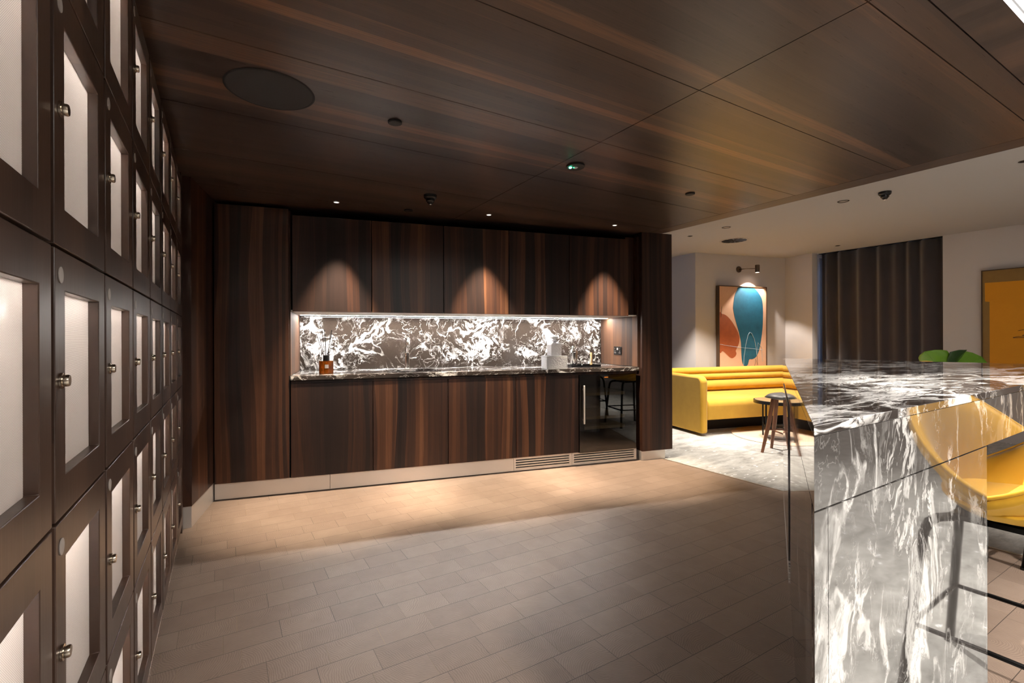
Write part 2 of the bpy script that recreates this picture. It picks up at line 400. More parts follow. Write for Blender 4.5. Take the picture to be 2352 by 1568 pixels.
# ------------------------------------------------------------------ mesh builder
class B:
    def __init__(s):
        s.bm = bmesh.new(); s.mi = 0
    def f(s, vs):
        try:
            fc = s.bm.faces.new(vs); fc.material_index = s.mi; return fc
        except ValueError:
            return None
    def box(s, x0, x1, y0, y1, z0, z1):
        return s.prism([(x0, y0), (x1, y0), (x1, y1), (x0, y1)], z0, z1)
    def prism(s, poly, z0, z1):
        a = [s.bm.verts.new((x, y, z0)) for x, y in poly]
        b = [s.bm.verts.new((x, y, z1)) for x, y in poly]
        s.f(a[::-1]); s.f(b)
        for i in range(len(a)):
            j = (i + 1) % len(a)
            s.f([a[i], a[j], b[j], b[i]])
        return s
    def extrude_profile(s, prof, x0, x1, axis='x'):
        """profile of (y, z) points carried from x0 to x1"""
        a = [s.bm.verts.new((x0, y, z)) for y, z in prof]
        b = [s.bm.verts.new((x1, y, z)) for y, z in prof]
        s.f(a[::-1]); s.f(b)
        for i in range(len(a)):
            j = (i + 1) % len(a)
            s.f([a[i], a[j], b[j], b[i]])
        return s
    def lathe(s, prof, c=(0, 0, 0), seg=32, ax='z'):
        rings = []
        def mk(x, y, z):
            if ax == 'x': x, y, z = z, x, y
            if ax == 'y': x, y, z = x, z, y
            return s.bm.verts.new((c[0] + x, c[1] + y, c[2] + z))
        for r, z in prof:
            if r < 1e-6: rings.append([mk(0, 0, z)])
            else: rings.append([mk(r * math.cos(2 * PI * i / seg), r * math.sin(2 * PI * i / seg), z) for i in range(seg)])
        for p, q in zip(rings, rings[1:]):
            for i in range(seg):
                j = (i + 1) % seg
                if len(p) == 1 and len(q) == 1: continue
                if len(p) == 1: s.f([p[0], q[i], q[j]])
                elif len(q) == 1: s.f([p[i], p[j], q[0]])
                else: s.f([p[i], p[j], q[j], q[i]])
        return s
    def cyl(s, c, r, h, seg=32, ax='z'):
        return s.lathe([(0, 0), (r, 0), (r, h), (0, h)], c, seg, ax)
    def tube(s, pts, r, seg=10, closed=False):
        pts = [Vector(p) for p in pts]
        n = len(pts); rings = []; up = None
        rr = r if hasattr(r, '__len__') else [r] * n
        for i, p in enumerate(pts):
            if closed: d = (pts[(i + 1) % n] - pts[i - 1]).normalized()
            else: d = (pts[min(i + 1, n - 1)] - pts[max(i - 1, 0)]).normalized()
            if up is None:
                up = Vector((0, 0, 1)) if abs(d.z) < 0.9 else Vector((1, 0, 0))
            a = d.cross(up).normalized(); up = a.cross(d).normalized()
            rings.append([s.bm.verts.new(p + rr[i] * (math.cos(2 * PI * k / seg) * a + math.sin(2 * PI * k / seg) * up)) for k in range(seg)])
        m = n if closed else n - 1
        for i in range(m):
            p, q = rings[i], rings[(i + 1) % n]
            for k in range(seg):
                l = (k + 1) % seg
                s.f([p[k], p[l], q[l], q[k]])
        if not closed:
            s.f(rings[0][::-1]); s.f(rings[-1])
        return s
    def build(s, name, mat, parent=None, smooth=False, bevel=0.0, seg=2, loc=None, subsurf=0):
        bmesh.ops.recalc_face_normals(s.bm, faces=s.bm.faces)
        me = bpy.data.meshes.new(name)
        s.bm.to_mesh(me); s.bm.free()
        for mm in (mat if isinstance(mat, (list, tuple)) else [mat]):
            me.materials.append(mm)
        o = bpy.data.objects.new(name, me)
        COL.objects.link(o)
        if parent is not None: o.parent = parent
        if loc is not None: o.location = loc
        if bevel:
            b = o.modifiers.new('bevel', 'BEVEL'); b.width = bevel; b.segments = seg; b.limit_method = 'ANGLE'; b.angle_limit = math.radians(40)
            b.harden_normals = False
        if subsurf:
            b = o.modifiers.new('sub', 'SUBSURF'); b.levels = subsurf; b.render_levels = subsurf
        if smooth or bevel:
            for p in me.polygons: p.use_smooth = True
            if not smooth or smooth == 'auto':
                try:
                    me.set_sharp_from_angle(angle=math.radians(35))
                except Exception:
                    pass
        return o

def tag(o, label, cat=None, group=None, kind=None):
    o['label'] = label
    if cat: o['category'] = cat
    if group: o['group'] = group
    if kind: o['kind'] = kind
    return o
def thing(name, label, cat, loc=(0, 0, 0), rz=0.0, group=None):
    o = bpy.data.objects.new(name, None)
    COL.objects.link(o)
    o.empty_display_size = 0.1
    o.location = loc; o.rotation_euler = (0, 0, rz)
    return tag(o, label, cat, group)
def copy_tree(o, parent=None):
    c = o.copy(); COL.objects.link(c)
    if parent is not None: c.parent = parent
    for ch in list(o.children): copy_tree(ch, c)
    return c
def struct(name, b, mat, label, cat, **kw):
    return tag(b.build(name, mat, **kw), label, cat, kind='structure')
def spot(name, loc, to, power, angle, blend, color=(1, 0.85, 0.68), size=0.03):
    l = bpy.data.lights.new(name, 'SPOT')
    l.energy = power; l.spot_size = math.radians(angle); l.spot_blend = blend; l.color = color; l.shadow_soft_size = size
    o = bpy.data.objects.new(name, l); COL.objects.link(o)
    o.location = loc
    o.rotation_euler = (Vector(to) - Vector(loc)).to_track_quat('-Z', 'Y').to_euler()
    return o
def arc(c, r, a0, a1, n):
    return [(c[0] + r * math.cos(a0 + (a1 - a0) * i / n), c[1] + r * math.sin(a0 + (a1 - a0) * i / n)) for i in range(n + 1)]

ZC, ZL = 2.24, 2.45        # timber ceiling, painted lounge ceiling
K0 = (-0.058, 4.185)
def kw(u, v):
    return (K0[0] + u * KU[0] + v * KV[0], K0[1] + u * KU[1] + v * KV[1])
def kloc(u, v, z=0.0):
    return (*kw(u, v), z)

# ------------------------------------------------------------------ setting: floor, ceilings, walls
XB, YB = 3.74, 0.485
struct('floor', B().box(-0.75, XB, YB, 5.3, -0.12, 0), M['floor'], 'brown end-grain wood block floor laid in rows', 'floor')
struct('lounge_floor', B().prism([(XB + 0.012, YB - 0.012), (XB + 0.012, 5.7), (8.1, 5.7), (8.1, -3.3), (-0.75, -3.3), (-0.75, YB - 0.012)], -0.12, 0.0), M['carpet'], 'pale grey patterned carpet of the lounge', 'floor')
struct('trim_1', B().prism([(-0.75, YB - 0.012), (XB + 0.012, YB - 0.012), (XB + 0.012, 5.3), (XB, 5.3), (XB, YB), (-0.75, YB)], -0.1, 0.0025), M['trim'], 'thin metal strip between wood floor and carpet', 'trim')

# timber ceiling: veneered panels with narrow joints, border board round the free edges
bc = B()
xs = [-0.24, 1.715, 3.585]
ys = [0.60, 0.70, 1.315, 1.93, 2.545, 3.16, 3.80, 4.6]
g = 0.0022
for i in range(2):
    for j in range(7):
        bc.box(xs[i] + g, xs[i + 1] - g, ys[j] + g, ys[j + 1] - g, ZC, ZC + 0.03)
struct('ceiling', bc, M['canopy'], 'dark veneered timber ceiling panels over the kitchen', 'ceiling')
bb = B()
bb.box(3.585 + g, XB, 0.482, 4.6, ZC, ZC + 0.03)
bb.box(-0.24, 3.585 - g, 0.482, 0.60 - g, ZC, ZC + 0.03)
struct('trim_2', bb, M['border'], 'dark timber border board along the ceiling edge', 'trim')
struct('trim_3', B().box(-0.6, XB - 0.006, 0.49, 4.9, ZC + 0.031, ZC + 0.06), M['black'], 'black backing board above the timber ceiling', 'trim')
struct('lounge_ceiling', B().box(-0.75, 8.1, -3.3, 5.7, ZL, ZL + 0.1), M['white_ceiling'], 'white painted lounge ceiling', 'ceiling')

struct('wall_left', B().box(-0.75, -0.64, -3.3, 5.6, 0, ZL), M['slat'], 'dark wall behind the lockers', 'wall')
struct('wall_rear', B().box(-0.75, 8.1, -3.4, -3.3, 0, ZL), M['white_wall'], 'pale wall on the far side of the room behind the viewer', 'wall')
def wall(name, a, b, th, label, z0=0.0, z1=ZL, mat='white_wall'):
    a, b = Vector(a), Vector(b); d = (b - a).normalized(); n = Vector((-d.y, d.x)) * th
    return struct(name, B().prism([tuple(a), tuple(b), tuple(b + n), tuple(a + n)], z0, z1), M[mat], label, 'wall')
WA, WB_, WC_ = (5.918, 4.615), (7.571, 4.233), (7.463, 3.775)
wall('wall_corner', (5.975, 5.7), WA, 0.1, 'pale short wall turning the corner left of the blue painting')
wall('wall_back', WA, WB_, 0.1, 'pale wall behind the yellow sofa carrying the blue painting')
wall('wall_window_side', (7.585, 4.29), WC_, 0.1, 'narrow pale wall between blue painting and dark curtain')
wall('wall_right', (7.588, 2.31), (7.69, -3.3), 0.12, 'pale wall carrying the orange painting')
wall('wall_far', (-0.75, 5.6), (6.1, 5.6), 0.1, 'pale wall beyond the kitchen')
wall('wall_kitchen', kw(-0.6, 0.80), kw(4.0, 0.80), 0.1, 'dark wall behind the kitchen units', mat='slat')

# window behind the curtain
wn = thing('window_1', 'tall window behind the dark curtain showing a blue slit', 'window', (7.86, 3.05, 0)); wn['kind'] = 'structure'
fr = B()
for y0, y1 in ((-0.75, -0.68), (0.68, 0.75), (-0.03, 0.03)): fr.box(-0.03, 0.03, y0, y1, 0.1, 2.4)
fr.box(-0.03, 0.03, -0.75, 0.75, 0.1, 0.17); fr.box(-0.03, 0.03, -0.75, 0.75, 2.33, 2.4)
fr.build('window_frame', M['white_wall'], wn)
B().box(-0.005, 0.005, -0.7, 0.7, 0.15, 2.35).build('pane', M['window_glass'], wn)
struct('wall_window', B().box(7.70, 8.0, 3.80, 4.4, 0, ZL).box(7.72, 8.0, 2.1, 2.5, 0, ZL).box(7.70, 8.0, 2.3, 3.8, 0, 0.1).box(7.70, 8.0, 2.3, 3.8, 2.4, ZL), M['white_wall'], 'pale window reveal behind the curtain', 'wall')

# ------------------------------------------------------------------ kitchen run (local frame: x along the run, y into it)
def kthing(name, label, cat, u, v=0.0, z=0.0, group=None):
    return thing(name, label, cat, kloc(u, v, z), KA, group)
DV = -0.02       # front face of doors
# left pier
pr = B().prism([kw(-0.005, 0.0), kw(-0.005, -0.525), (-0.228, 3.678), (-0.6, 3.678), (-0.6, 4.6), kw(-0.005, 0.3)], 0.14, ZC)
struct('pillar_left', pr, M['return'], 'dark timber clad pier between lockers and kitchen', 'pillar')
pb = B().prism([kw(-0.010, 0.02), kw(-0.010, -0.515), (-0.228, 3.688), (-0.5, 3.688), (-0.5, 4.5)], 0.0, 0.14)
struct('baseboard_left', pb, M['steel'], 'brushed metal skirting at the foot of the dark pier', 'skirting')

# tall cupboard
t = kthing('tall_cupboard', 'tall dark timber cupboard front between pier and worktop', 'cupboard', 0.0)
B().box(0.0, 0.51, 0.002, 0.74, 0.13, 2.2).build('carcass', M['black'], t)
B().box(0.003, 0.507, DV, 0.0, 0.132, 2.208).build('door', M['door'], t, bevel=0.0012)
B().box(0.508, 0.518, 0.0, 0.74, 0.92, 2.2).build('side_panel', M['return_matt_lit'], t)

# base cupboards
UB = [0.518, 1.13, 1.747, 2.363, 2.987, 3.61]
NB = ['beside the tall cupboard', 'second of four from the tall cupboard', 'third of four from the tall cupboard', 'next to the glass wine fridge']
first = None
for i in range(4):
    w = UB[i + 1] - UB[i]
    lab = 'dark timber base cupboard under the worktop, ' + NB[i]
    t = kthing('base_cupboard', lab, 'cupboard', UB[i], group='base cupboards under the marble worktop')
    B().box(0.001, w - 0.001, 0.052, 0.72, 0.14, 0.878 if i != 1 else 0.735).build('carcass', M['black'], t)
    B().box(0.0025, w - 0.0025, DV, 0.0, 0.132, 0.857).build('door', M['door'], t, bevel=0.0012)
rail = B().box(0.518, 3.64, 0.012, 0.05, 0.857, 0.882)
rl = tag(rail.build('grip_rail', M['door'], None, loc=kloc(0, 0, 0)), 'dark recessed grip channel under the worktop edge', 'rail'); rl.rotation_euler = (0, 0, KA)

# wine fridge
t = kthing('wine_fridge', 'black glass wine fridge at the right end of the base cupboards', 'fridge', UB[4])
w = 0.62
bx = B()
bx.box(0, 0.02, 0.0, 0.6, 0.125, 0.857); bx.box(w - 0.02, w, 0.0, 0.6, 0.125, 0.857); bx.box(0.02, w - 0.02, 0.0, 0.6, 0.125, 0.17)
bx.box(0.02, w - 0.02, 0.0, 0.6, 0.81, 0.857); bx.box(0.02, w - 0.02, 0.58, 0.6, 0.17, 0.81)
bx.build('housing', M['black_plastic'], t)
dr = B()
dr.box(0.004, w - 0.004, -0.03, -0.024, 0.125, 0.856)
d = dr.build('door', M['fridge_glass'], t, bevel=0.001)
fm = B(); fm.box(0.004, 0.055, -0.0235, -0.002, 0.126, 0.855); fm.box(w - 0.03, w - 0.004, -0.0235, -0.002, 0.126, 0.855)
fm.box(0.055, w - 0.03, -0.0235, -0.002, 0.126, 0.17); fm.box(0.055, w - 0.03, -0.0235, -0.002, 0.80, 0.855)
fm.build('door_frame', M['black_plastic'], d)
hb = B(); hb.box(0.030, 0.046, -0.062, -0.046, 0.40, 0.76); hb.box(0.034, 0.042, -0.048, -0.030, 0.43, 0.445); hb.box(0.034, 0.042, -0.048, -0.030, 0.715, 0.73)
hb.build('handle', M['steel'], d, bevel=0.002)
for z in (0.335, 0.43, 0.655):
    B().box(0.05, w - 0.11, 0.003, 0.5, z, z + 0.028).build('shelf', M['shelf_wood'], t)
B().box(0.27, 0.31, -0.0235, -0.022, 0.825, 0.833).build('display', emit('fridge_digits', (1.0, 0.3, 0.03), 1.2), t)

# plinth boards and vents
def plinth(u0, u1, label, vent=False):
    t = kthing('kickboard', label, 'kickboard', u0, group='brushed metal kickboards')
    b = B()
    w = u1 - u0
    if not vent:
        b.box(0.001, w - 0.001, 0.012, 0.03, 0.006, 0.124)
        b.build('board', M['steel'], t, bevel=0.001)
    else:
        a0, a1 = 0.02, w - 0.03
        zs = [0.03, 0.052, 0.074, 0.096]
        b.box(0.001, a0, 0.012, 0.03, 0.006, 0.124); b.box(a1, w - 0.001, 0.012, 0.03, 0.006, 0.124)
        lo = 0.006
        for z in zs:
            b.box(a0, a1, 0.012, 0.03, lo, z); lo = z + 0.0105
        b.box(a0, a1, 0.012, 0.03, lo, 0.124)
        b.build('vent_grille', M['steel'], t)
        B().box(a0 - 0.005, a1 + 0.005, 0.032, 0.04, 0.01, 0.125).build('backing', M['black'], t)
plinth(-0.005, 0.80, 'plain metal kickboard below the tall cupboard')
plinth(0.80, 2.35, 'long plain metal kickboard below the middle base cupboards')
plinth(2.35, 2.93, 'slotted metal kickboard left of the wine fridge', True)
plinth(2.93, 3.632, 'slotted metal kickboard below the wine fridge', True)

# wall cupboards
UU = [0.530, 1.124, 1.715, 2.303, 2.897, 3.532]
NU = ['nearest the tall cupboard', 'second from the tall cupboard', 'in the middle of five', 'fourth from the tall cupboard', 'at the right end near the pillar']
for i in range(5):
    w = UU[i + 1] - UU[i]
    t = kthing('wall_cupboard', 'dark timber wall cupboard above the marble splashback, ' + NU[i], 'cupboard', UU[i], group='wall cupboards above the splashback')
    B().box(0.001, w - 0.001, 0.004, 0.70, 1.432, 2.15).build('carcass', M['black'], t)
    B().box(0.003, w - 0.003, DV + 0.005, 0.003, 1.418, 2.165).build('door', M['door'], t, bevel=0.0012)
t = kthing('filler_panel', 'narrow dark timber filler beside the right end wall cupboard', 'panel', 3.532)
B().box(0.004, 0.10, 0.05, 0.09, 1.42, 2.2).build('board', M['door'], t)
# right-hand return with socket, and the pillar
rt = B().box(3.64, 3.66, 0.0, 0.72, 0.92, 2.2)
t = tag(rt.build('return_panel', M['return_matt_lit'], None, loc=kloc(0, 0)), 'timber panel at the right end of the worktop carrying the socket', 'panel'); t.rotation_euler = (0, 0, KA)
pl = B().box(3.662, 4.012, -0.045, 0.78, 0.092, ZC)
t = struct('pillar_right', pl, M['door'], 'dark timber clad pillar at the right end of the kitchen', 'pillar', loc=kloc(0, 0), bevel=0.001); t.rotation_euler = (0, 0, KA)
t = struct('baseboard_right', B().box(3.66, 3.935, -0.03, 0.7, 0.0, 0.091), M['steel'], 'brushed metal skirting under the right pillar', 'skirting', loc=kloc(0, 0)); t.rotation_euler = (0, 0, KA)

# strip light at the back under the wall cupboards
t = kthing('strip_light', 'bright white strip light under the wall cupboards', 'light', 0.53)
B().box(0.0, 3.10, 0.54, 0.565, 1.4165, 1.4188).build('housing', M['steel'], t)
B().box(0.01, 3.09, 0.542, 0.563, 1.4158, 1.4164).build('diffuser', M['strip_light'], t)
M['soffit'] = plain('pale_soffit', (0.6, 0.58, 0.55), 0.5)
t = kthing('cupboard_soffit', 'pale lit underside board of the wall cupboards', 'board', 0.52)
B().box(0.0, 3.115, 0.01, 0.72, 1.419, 1.430).build('board', M['soffit'], t)

# splashback, worktop with sink cut-out
for (u0, u1, lab) in ((0.520, 2.02, 'left slab of white veined dark marble splashback'), (2.022, 3.64, 'right slab of white veined dark marble splashback')):
    t = kthing('splashback', lab, 'splashback', u0, group='marble splashback slabs')
    B().box(0.0, u1 - u0, 0.725, 0.745, 0.918, 1.419).build('slab', M['splash'], t)
wt = B(); z0, z1 = 0.884, 0.916
SU0, SU1, SV0, SV1 = 1.26, 1.738, 0.16, 0.50
wt.box(0.516, SU0, -0.028, 0.725, z0, z1); wt.box(SU1, 3.638, -0.028, 0.725, z0, z1)
wt.box(SU0, SU1, -0.028, SV0, z0, z1); wt.box(SU0, SU1, SV1, 0.725, z0, z1)
t = tag(wt.build('worktop', M['worktop'], None, loc=kloc(0, 0)), 'long dark marble worktop over the base cupboards', 'worktop'); t.rotation_euler = (0, 0, KA)
t = kthing('sink', 'sunken marble edged sink in the worktop in front of the tap', 'sink', SU0 + 0.001, SV0 + 0.001)
sw, sd = SU1 - SU0 - 0.002, SV1 - SV0 - 0.002
sb = B()
sb.box(0, 0.012, 0, sd, 0.75, 0.92); sb.box(sw - 0.012, sw, 0, sd, 0.75, 0.92); sb.box(0.012, sw - 0.012, 0, 0.012, 0.75, 0.92)
sb.box(0.012, sw - 0.012, sd - 0.012, sd, 0.75, 0.92); sb.box(0, sw, 0, sd, 0.742, 0.75)
sb.build('basin', M['worktop'], t)
B().cyl((sw / 2, sd / 2, 0.75), 0.04, 0.004).build('drain', M['chrome'], t, smooth='auto')

ZW = 0.9165
# tap
t = kthing('tap', 'tall chrome tap standing behind the sink', 'tap', 1.475, 0.59, ZW)
B().lathe([(0, 0), (0.030, 0), (0.030, 0.006), (0.024, 0.010), (0.024, 0.13), (0.028, 0.132), (0.028, 0.150), (0.020, 0.155), (0, 0.155)]).build('body', M['chrome'], t, smooth='auto')
pts = [(0, 0, 0.15), (0, 0, 0.24)] + [(0, -0.055 + 0.055 * math.cos(a), 0.24 + 0.055 * math.sin(a)) for a in [PI * k / 10 for k in range(1, 11)]] + [(0, -0.11, 0.215)]
B().tube(pts, 0.013, 12).build('spout', M['chrome'], t, smooth=True)
B().tube([(0.02, 0, 0.10), (0.085, -0.004, 0.104)], 0.006, 10).build('lever', M['chrome'], t, smooth=True)

# reed diffuser
t = kthing('reed_diffuser', 'amber glass reed diffuser with dark collar on the worktop left end', 'diffuser', 0.768, 0.17, ZW)
bt = B(); r = 0.060
poly = [(r * math.cos(2 * PI * (k + 0.5) / 8), r * math.sin(2 * PI * (k + 0.5) / 8)) for k in range(8)]
bt.prism(poly, 0, 0.108).build('bottle', M['amber'], t, bevel=0.004)
B().lathe([(0, 0), (0.026, 0), (0.026, 0.045), (0.012, 0.046), (0, 0.046)], (0, 0, 0.108)).build('collar', M['brown_disc'], t, smooth='auto')
B().box(-0.008, 0.020, -0.0570, -0.0556, 0.048, 0.078).build('paper_label', M['paper'], t)
for k in range(9):
    a = 2 * PI * k / 9 + 0.3; s_ = 0.045 + 0.03 * ((k * 5) % 3) / 2
    B().tube([(0.008 * math.cos(a), 0.008 * math.sin(a), 0.10), (s_ * math.cos(a), s_ * 0.6 * math.sin(a), 0.36 - 0.03 * (k % 3))], 0.0022, 6).build('reed', M['black_plastic'], t)

# decanter and crystal box
t = kthing('crystal_box', 'square textured crystal box on the worktop', 'box', 2.79, 0.10, ZW)
cb = B(); q = 0.105
cb.box(-q, q, -0.07, 0.07, 0, 0.008); cb.box(-q, -q + 0.01, -0.07, 0.07, 0.008, 0.112); cb.box(q - 0.01, q, -0.07, 0.07, 0.008, 0.112)
cb.box(-q + 0.01, q - 0.01, -0.07, -0.06, 0.008, 0.112); cb.box(-q + 0.01, q - 0.01, 0.06, 0.07, 0.008, 0.112)
cb.build('body', M['crystal'], t, bevel=0.003)
B().box(-q, q, -0.07, 0.07, 0.1125, 0.120).build('lid', M['crystal'], t, bevel=0.003)
t = kthing('decanter', 'cut crystal decanter with flat stopper on top of the crystal box', 'decanter', 2.79, 0.10, ZW + 0.1205)
dc = B(); h = 0.05
def sq(hw, z): return [(-hw, -hw, z), (hw, -hw, z), (hw, hw, z), (-hw, hw, z)]
lev = [sq(0.049, 0), sq(0.052, 0.006), sq(0.052, 0.105), sq(0.042, 0.118), sq(0.021, 0.128), sq(0.016, 0.138), sq(0.022, 0.15)]
rings = [[dc.bm.verts.new(p) for p in l] for l in lev]
dc.f(rings[0][::-1]); dc.f(rings[-1])
for a, b in zip(rings, rings[1:]):
    for k in range(4): dc.f([a[k], a[(k + 1) % 4], b[(k + 1) % 4], b[k]])
dc.build('bottle', M['crystal'], t, bevel=0.003)
B().lathe([(0, 0.1505), (0.012, 0.1505), (0.016, 0.160), (0.036, 0.165), (0.039, 0.172), (0.036, 0.184), (0, 0.186)], seg=20).build('stopper', M['crystal'], t, smooth='auto')

# bar tray with tools
t = kthing('bar_tray', 'black bar tray on the worktop right of the decanter', 'tray', 3.21, 0.33, ZW)
tb = B(); tb.box(-0.165, 0.165, -0.075, 0.075, 0, 0.005)
for a in ((-0.165, 0.165, -0.075, -0.070), (-0.165, 0.165, 0.070, 0.075), (-0.165, -0.160, -0.07, 0.07), (0.160, 0.165, -0.07, 0.07)):
    tb.box(*a, 0.005, 0.017)
tb.build('tray_body', M['black_plastic'], t)
ZT = ZW + 0.0055
t = kthing('cocktail_shaker', 'chrome cocktail shaker on the black tray', 'shaker', 3.105, 0.33, ZT)
B().lathe([(0, 0), (0.033, 0), (0.036, 0.01), (0.041, 0.125), (0.041, 0.135), (0, 0.135)]).build('cup', M['chrome'], t, smooth='auto')
B().lathe([(0.041, 0.1355), (0.040, 0.148), (0.028, 0.165), (0.019, 0.172), (0, 0.172)]).build('strainer_lid', M['chrome'], t, smooth='auto')
B().lathe([(0.021, 0.1725), (0.021, 0.19), (0.016, 0.202), (0, 0.204)]).build('cap', M['chrome'], t, smooth='auto')
t = kthing('jigger', 'small steel jigger on the tray between shaker and brass muddler', 'jigger', 3.20, 0.33, ZT)
B().lathe([(0.013, 0), (0.006, 0.022), (0.015, 0.048), (0.0142, 0.048), (0.005, 0.024), (0.012, 0.0008)]).build('cup', M['chrome'], t, smooth=True)
t = kthing('muddler', 'upright brass muddler at the right end of the tray', 'muddler', 3.315, 0.35, ZT)
B().lathe([(0, 0), (0.015, 0), (0.015, 0.03), (0.0125, 0.034), (0.0135, 0.13), (0.0125, 0.134), (0, 0.134)]).build('rod', M['brass'], t, smooth='auto')
t = kthing('bar_spoon', 'twisted bar spoon with loop end standing at the tray end', 'spoon', 3.352, 0.33, ZT)
B().tube([(0.002 * math.cos(k * 1.3), 0.002 * math.sin(k * 1.3), 0.125 * k / 30) for k in range(31)], 0.0026, 6).build('stem', M['chrome'], t, smooth=True)
B().tube([(0.011 * math.cos(a), 0, 0.148 + 0.021 * math.sin(a)) for a in [2 * PI * k / 20 for k in range(20)]], 0.0022, 6, True).build('loop', M['chrome'], t, smooth=True)

# socket on the return
t = kthing('wall_socket', 'black double socket on the timber return panel', 'socket', 3.639, 0.36, 1.07)
B().box(-0.008, 0.0, -0.073, 0.073, -0.043, 0.043).build('plate', M['black_plastic'], t, bevel=0.002)
for y in (-0.045, 0.045):
    B().box(-0.0115, -0.0082, y - 0.008, y + 0.008, 0.014, 0.030).build('switch', M['nickel'], t)
    pn = B()
    for (dy, dz) in ((0, -0.004), (-0.010, -0.022), (0.010, -0.022)): pn.box(-0.0086, -0.0082, y + dy - 0.003, y + dy + 0.003, dz - 0.004, dz + 0.004)
    pn.build('pin_holes', M['grey_disc'], t)
up = B()
for dy in (-0.007, 0.007): up.box(-0.0086, -0.0082, dy - 0.005, dy + 0.005, 0.008, 0.030)
up.build('usb_port', M['grey_disc'], t)

# ------------------------------------------------------------------ lockers
LX, LP, LH, LZ = -0.22, 0.375, 0.428, 0.062
ROWN = ['bottom row', 'second row up', 'middle row', 'second row down', 'top row']
COLN = {0: 'column nearest the viewer', 1: 'second column from the viewer', 2: 'third column from the viewer', 3: 'fourth column from the viewer',
        4: 'fourth column from the kitchen', 5: 'third column from the kitchen', 6: 'second column from the kitchen', 7: 'column next to the kitchen'}
def make_locker():
    t = thing('locker', '', 'locker', group='mesh fronted lockers along the left wall')
    w, h = LP, LH
    c = B(); e = 0.012; D0 = -0.40; F0 = -0.024
    c.box(D0, F0, 0.001, e, 0.0, h - 0.001); c.box(D0, F0, w - e, w - 0.001, 0.0, h - 0.001)
    c.box(D0, F0, e, w - e, 0.0, e); c.box(D0, F0, e, w - e, h - e, h - 0.001); c.box(D0, D0 + e, e, w - e, e, h - e)
    ca = c.build('carcass', [M['carcass'], M['black']], t)
    for p in ca.data.polygons:
        if p.normal.x > 0.9 and abs(p.center.x - F0) < 1e-3: p.material_index = 1
    y0, y1, z0, z1 = 0.009, w - 0.009, 0.002, h - 0.003
    a0, a1, c0, c1 = y0 + 0.055, y1 - 0.055, z0 + 0.064, z1 - 0.064
    d = B()
    X0, X1 = -0.022, 0.0
    o_ = [(y0, z0), (y1, z0), (y1, z1), (y0, z1)]; i_ = [(a0, c0), (a1, c0), (a1, c1), (a0, c1)]
    vo = {}
    for nm, ps in (('o', o_), ('i', i_)):
        for s_, x in ((0, X0), (1, X1)):
            vo[nm, s_] = [d.bm.verts.new((x, y, z)) for y, z in ps]
    for k in range(4):
        l = (k + 1) % 4
        d.f([vo['o', 1][k], vo['o', 1][l], vo['i', 1][l], vo['i', 1][k]])
        d.f([vo['o', 0][k], vo['o', 0][l], vo['i', 0][l], vo['i', 0][k]])
        d.f([vo['o', 0][k], vo['o', 0][l], vo['o', 1][l], vo['o', 1][k]])
        d.f([vo['i', 0][k], vo['i', 0][l], vo['i', 1][l], vo['i', 1][k]])
    door = d.build('door', M['locker'], t, bevel=0.0015)
    B().box(-0.0185, -0.0170, a0 - 0.004, a1 + 0.004, c0 - 0.004, c1 + 0.004).build('mesh_panel', M['mesh'], door)
    lk = B(); lk.lathe([(0, 0.0), (0.0125, 0.0), (0.0125, 0.003), (0.0095, 0.004), (0.0095, 0.009), (0.0085, 0.011), (0, 0.011)], (0.0005, y0 + 0.027, h * 0.51), 20, 'x')
    lk.build('lock', M['nickel'], door, smooth='auto')
    B().cyl((0.0003, y0 + 0.028, z1 - 0.040), 0.013, 0.0012, 20, 'x').build('number_disc', M['grey_disc'], door)
    B().box(-0.085, -0.060, 0.03, w - 0.03, h - 0.020, h - 0.0125).build('light_strip', M['locker_light'], t)
    return t
LK0 = make_locker()
firstl = True
SEEN = {0: (1, 2, 3), 1: (0, 1, 2, 3, 4)}
for c in range(8):
    for r_ in SEEN.get(c, range(5)):
        o = LK0 if firstl else copy_tree(LK0)
        firstl = False
        o.location = (LX, 0.602 + c * LP, LZ + r_ * LH)
        o['label'] = 'dark timber locker with lit mesh front, %s, %s' % (ROWN[r_], COLN[c])
struct('trim_4', B().box(-0.62, -0.25, -0.2, 3.602, 0.0, LZ), M['black'], 'black recessed plinth under the lockers', 'trim')
struct('trim_5', B().box(-0.62, -0.245, -0.2, 3.66, LZ + 5 * LH, ZC + 0.02), M['black'], 'black recess between locker tops and timber ceiling', 'trim')
struct('trim_6', B().box(-0.62, LX - 0.002, 3.604, 3.676, 0.0, ZC), M['locker'], 'dark timber end board after the last locker column', 'trim')
struct('wall_lockers', B().box(-0.62, LX, -0.9, 0.60, 0.0, ZC), M['slat'], 'dark boarded run of the locker wall beside the viewer', 'wall')

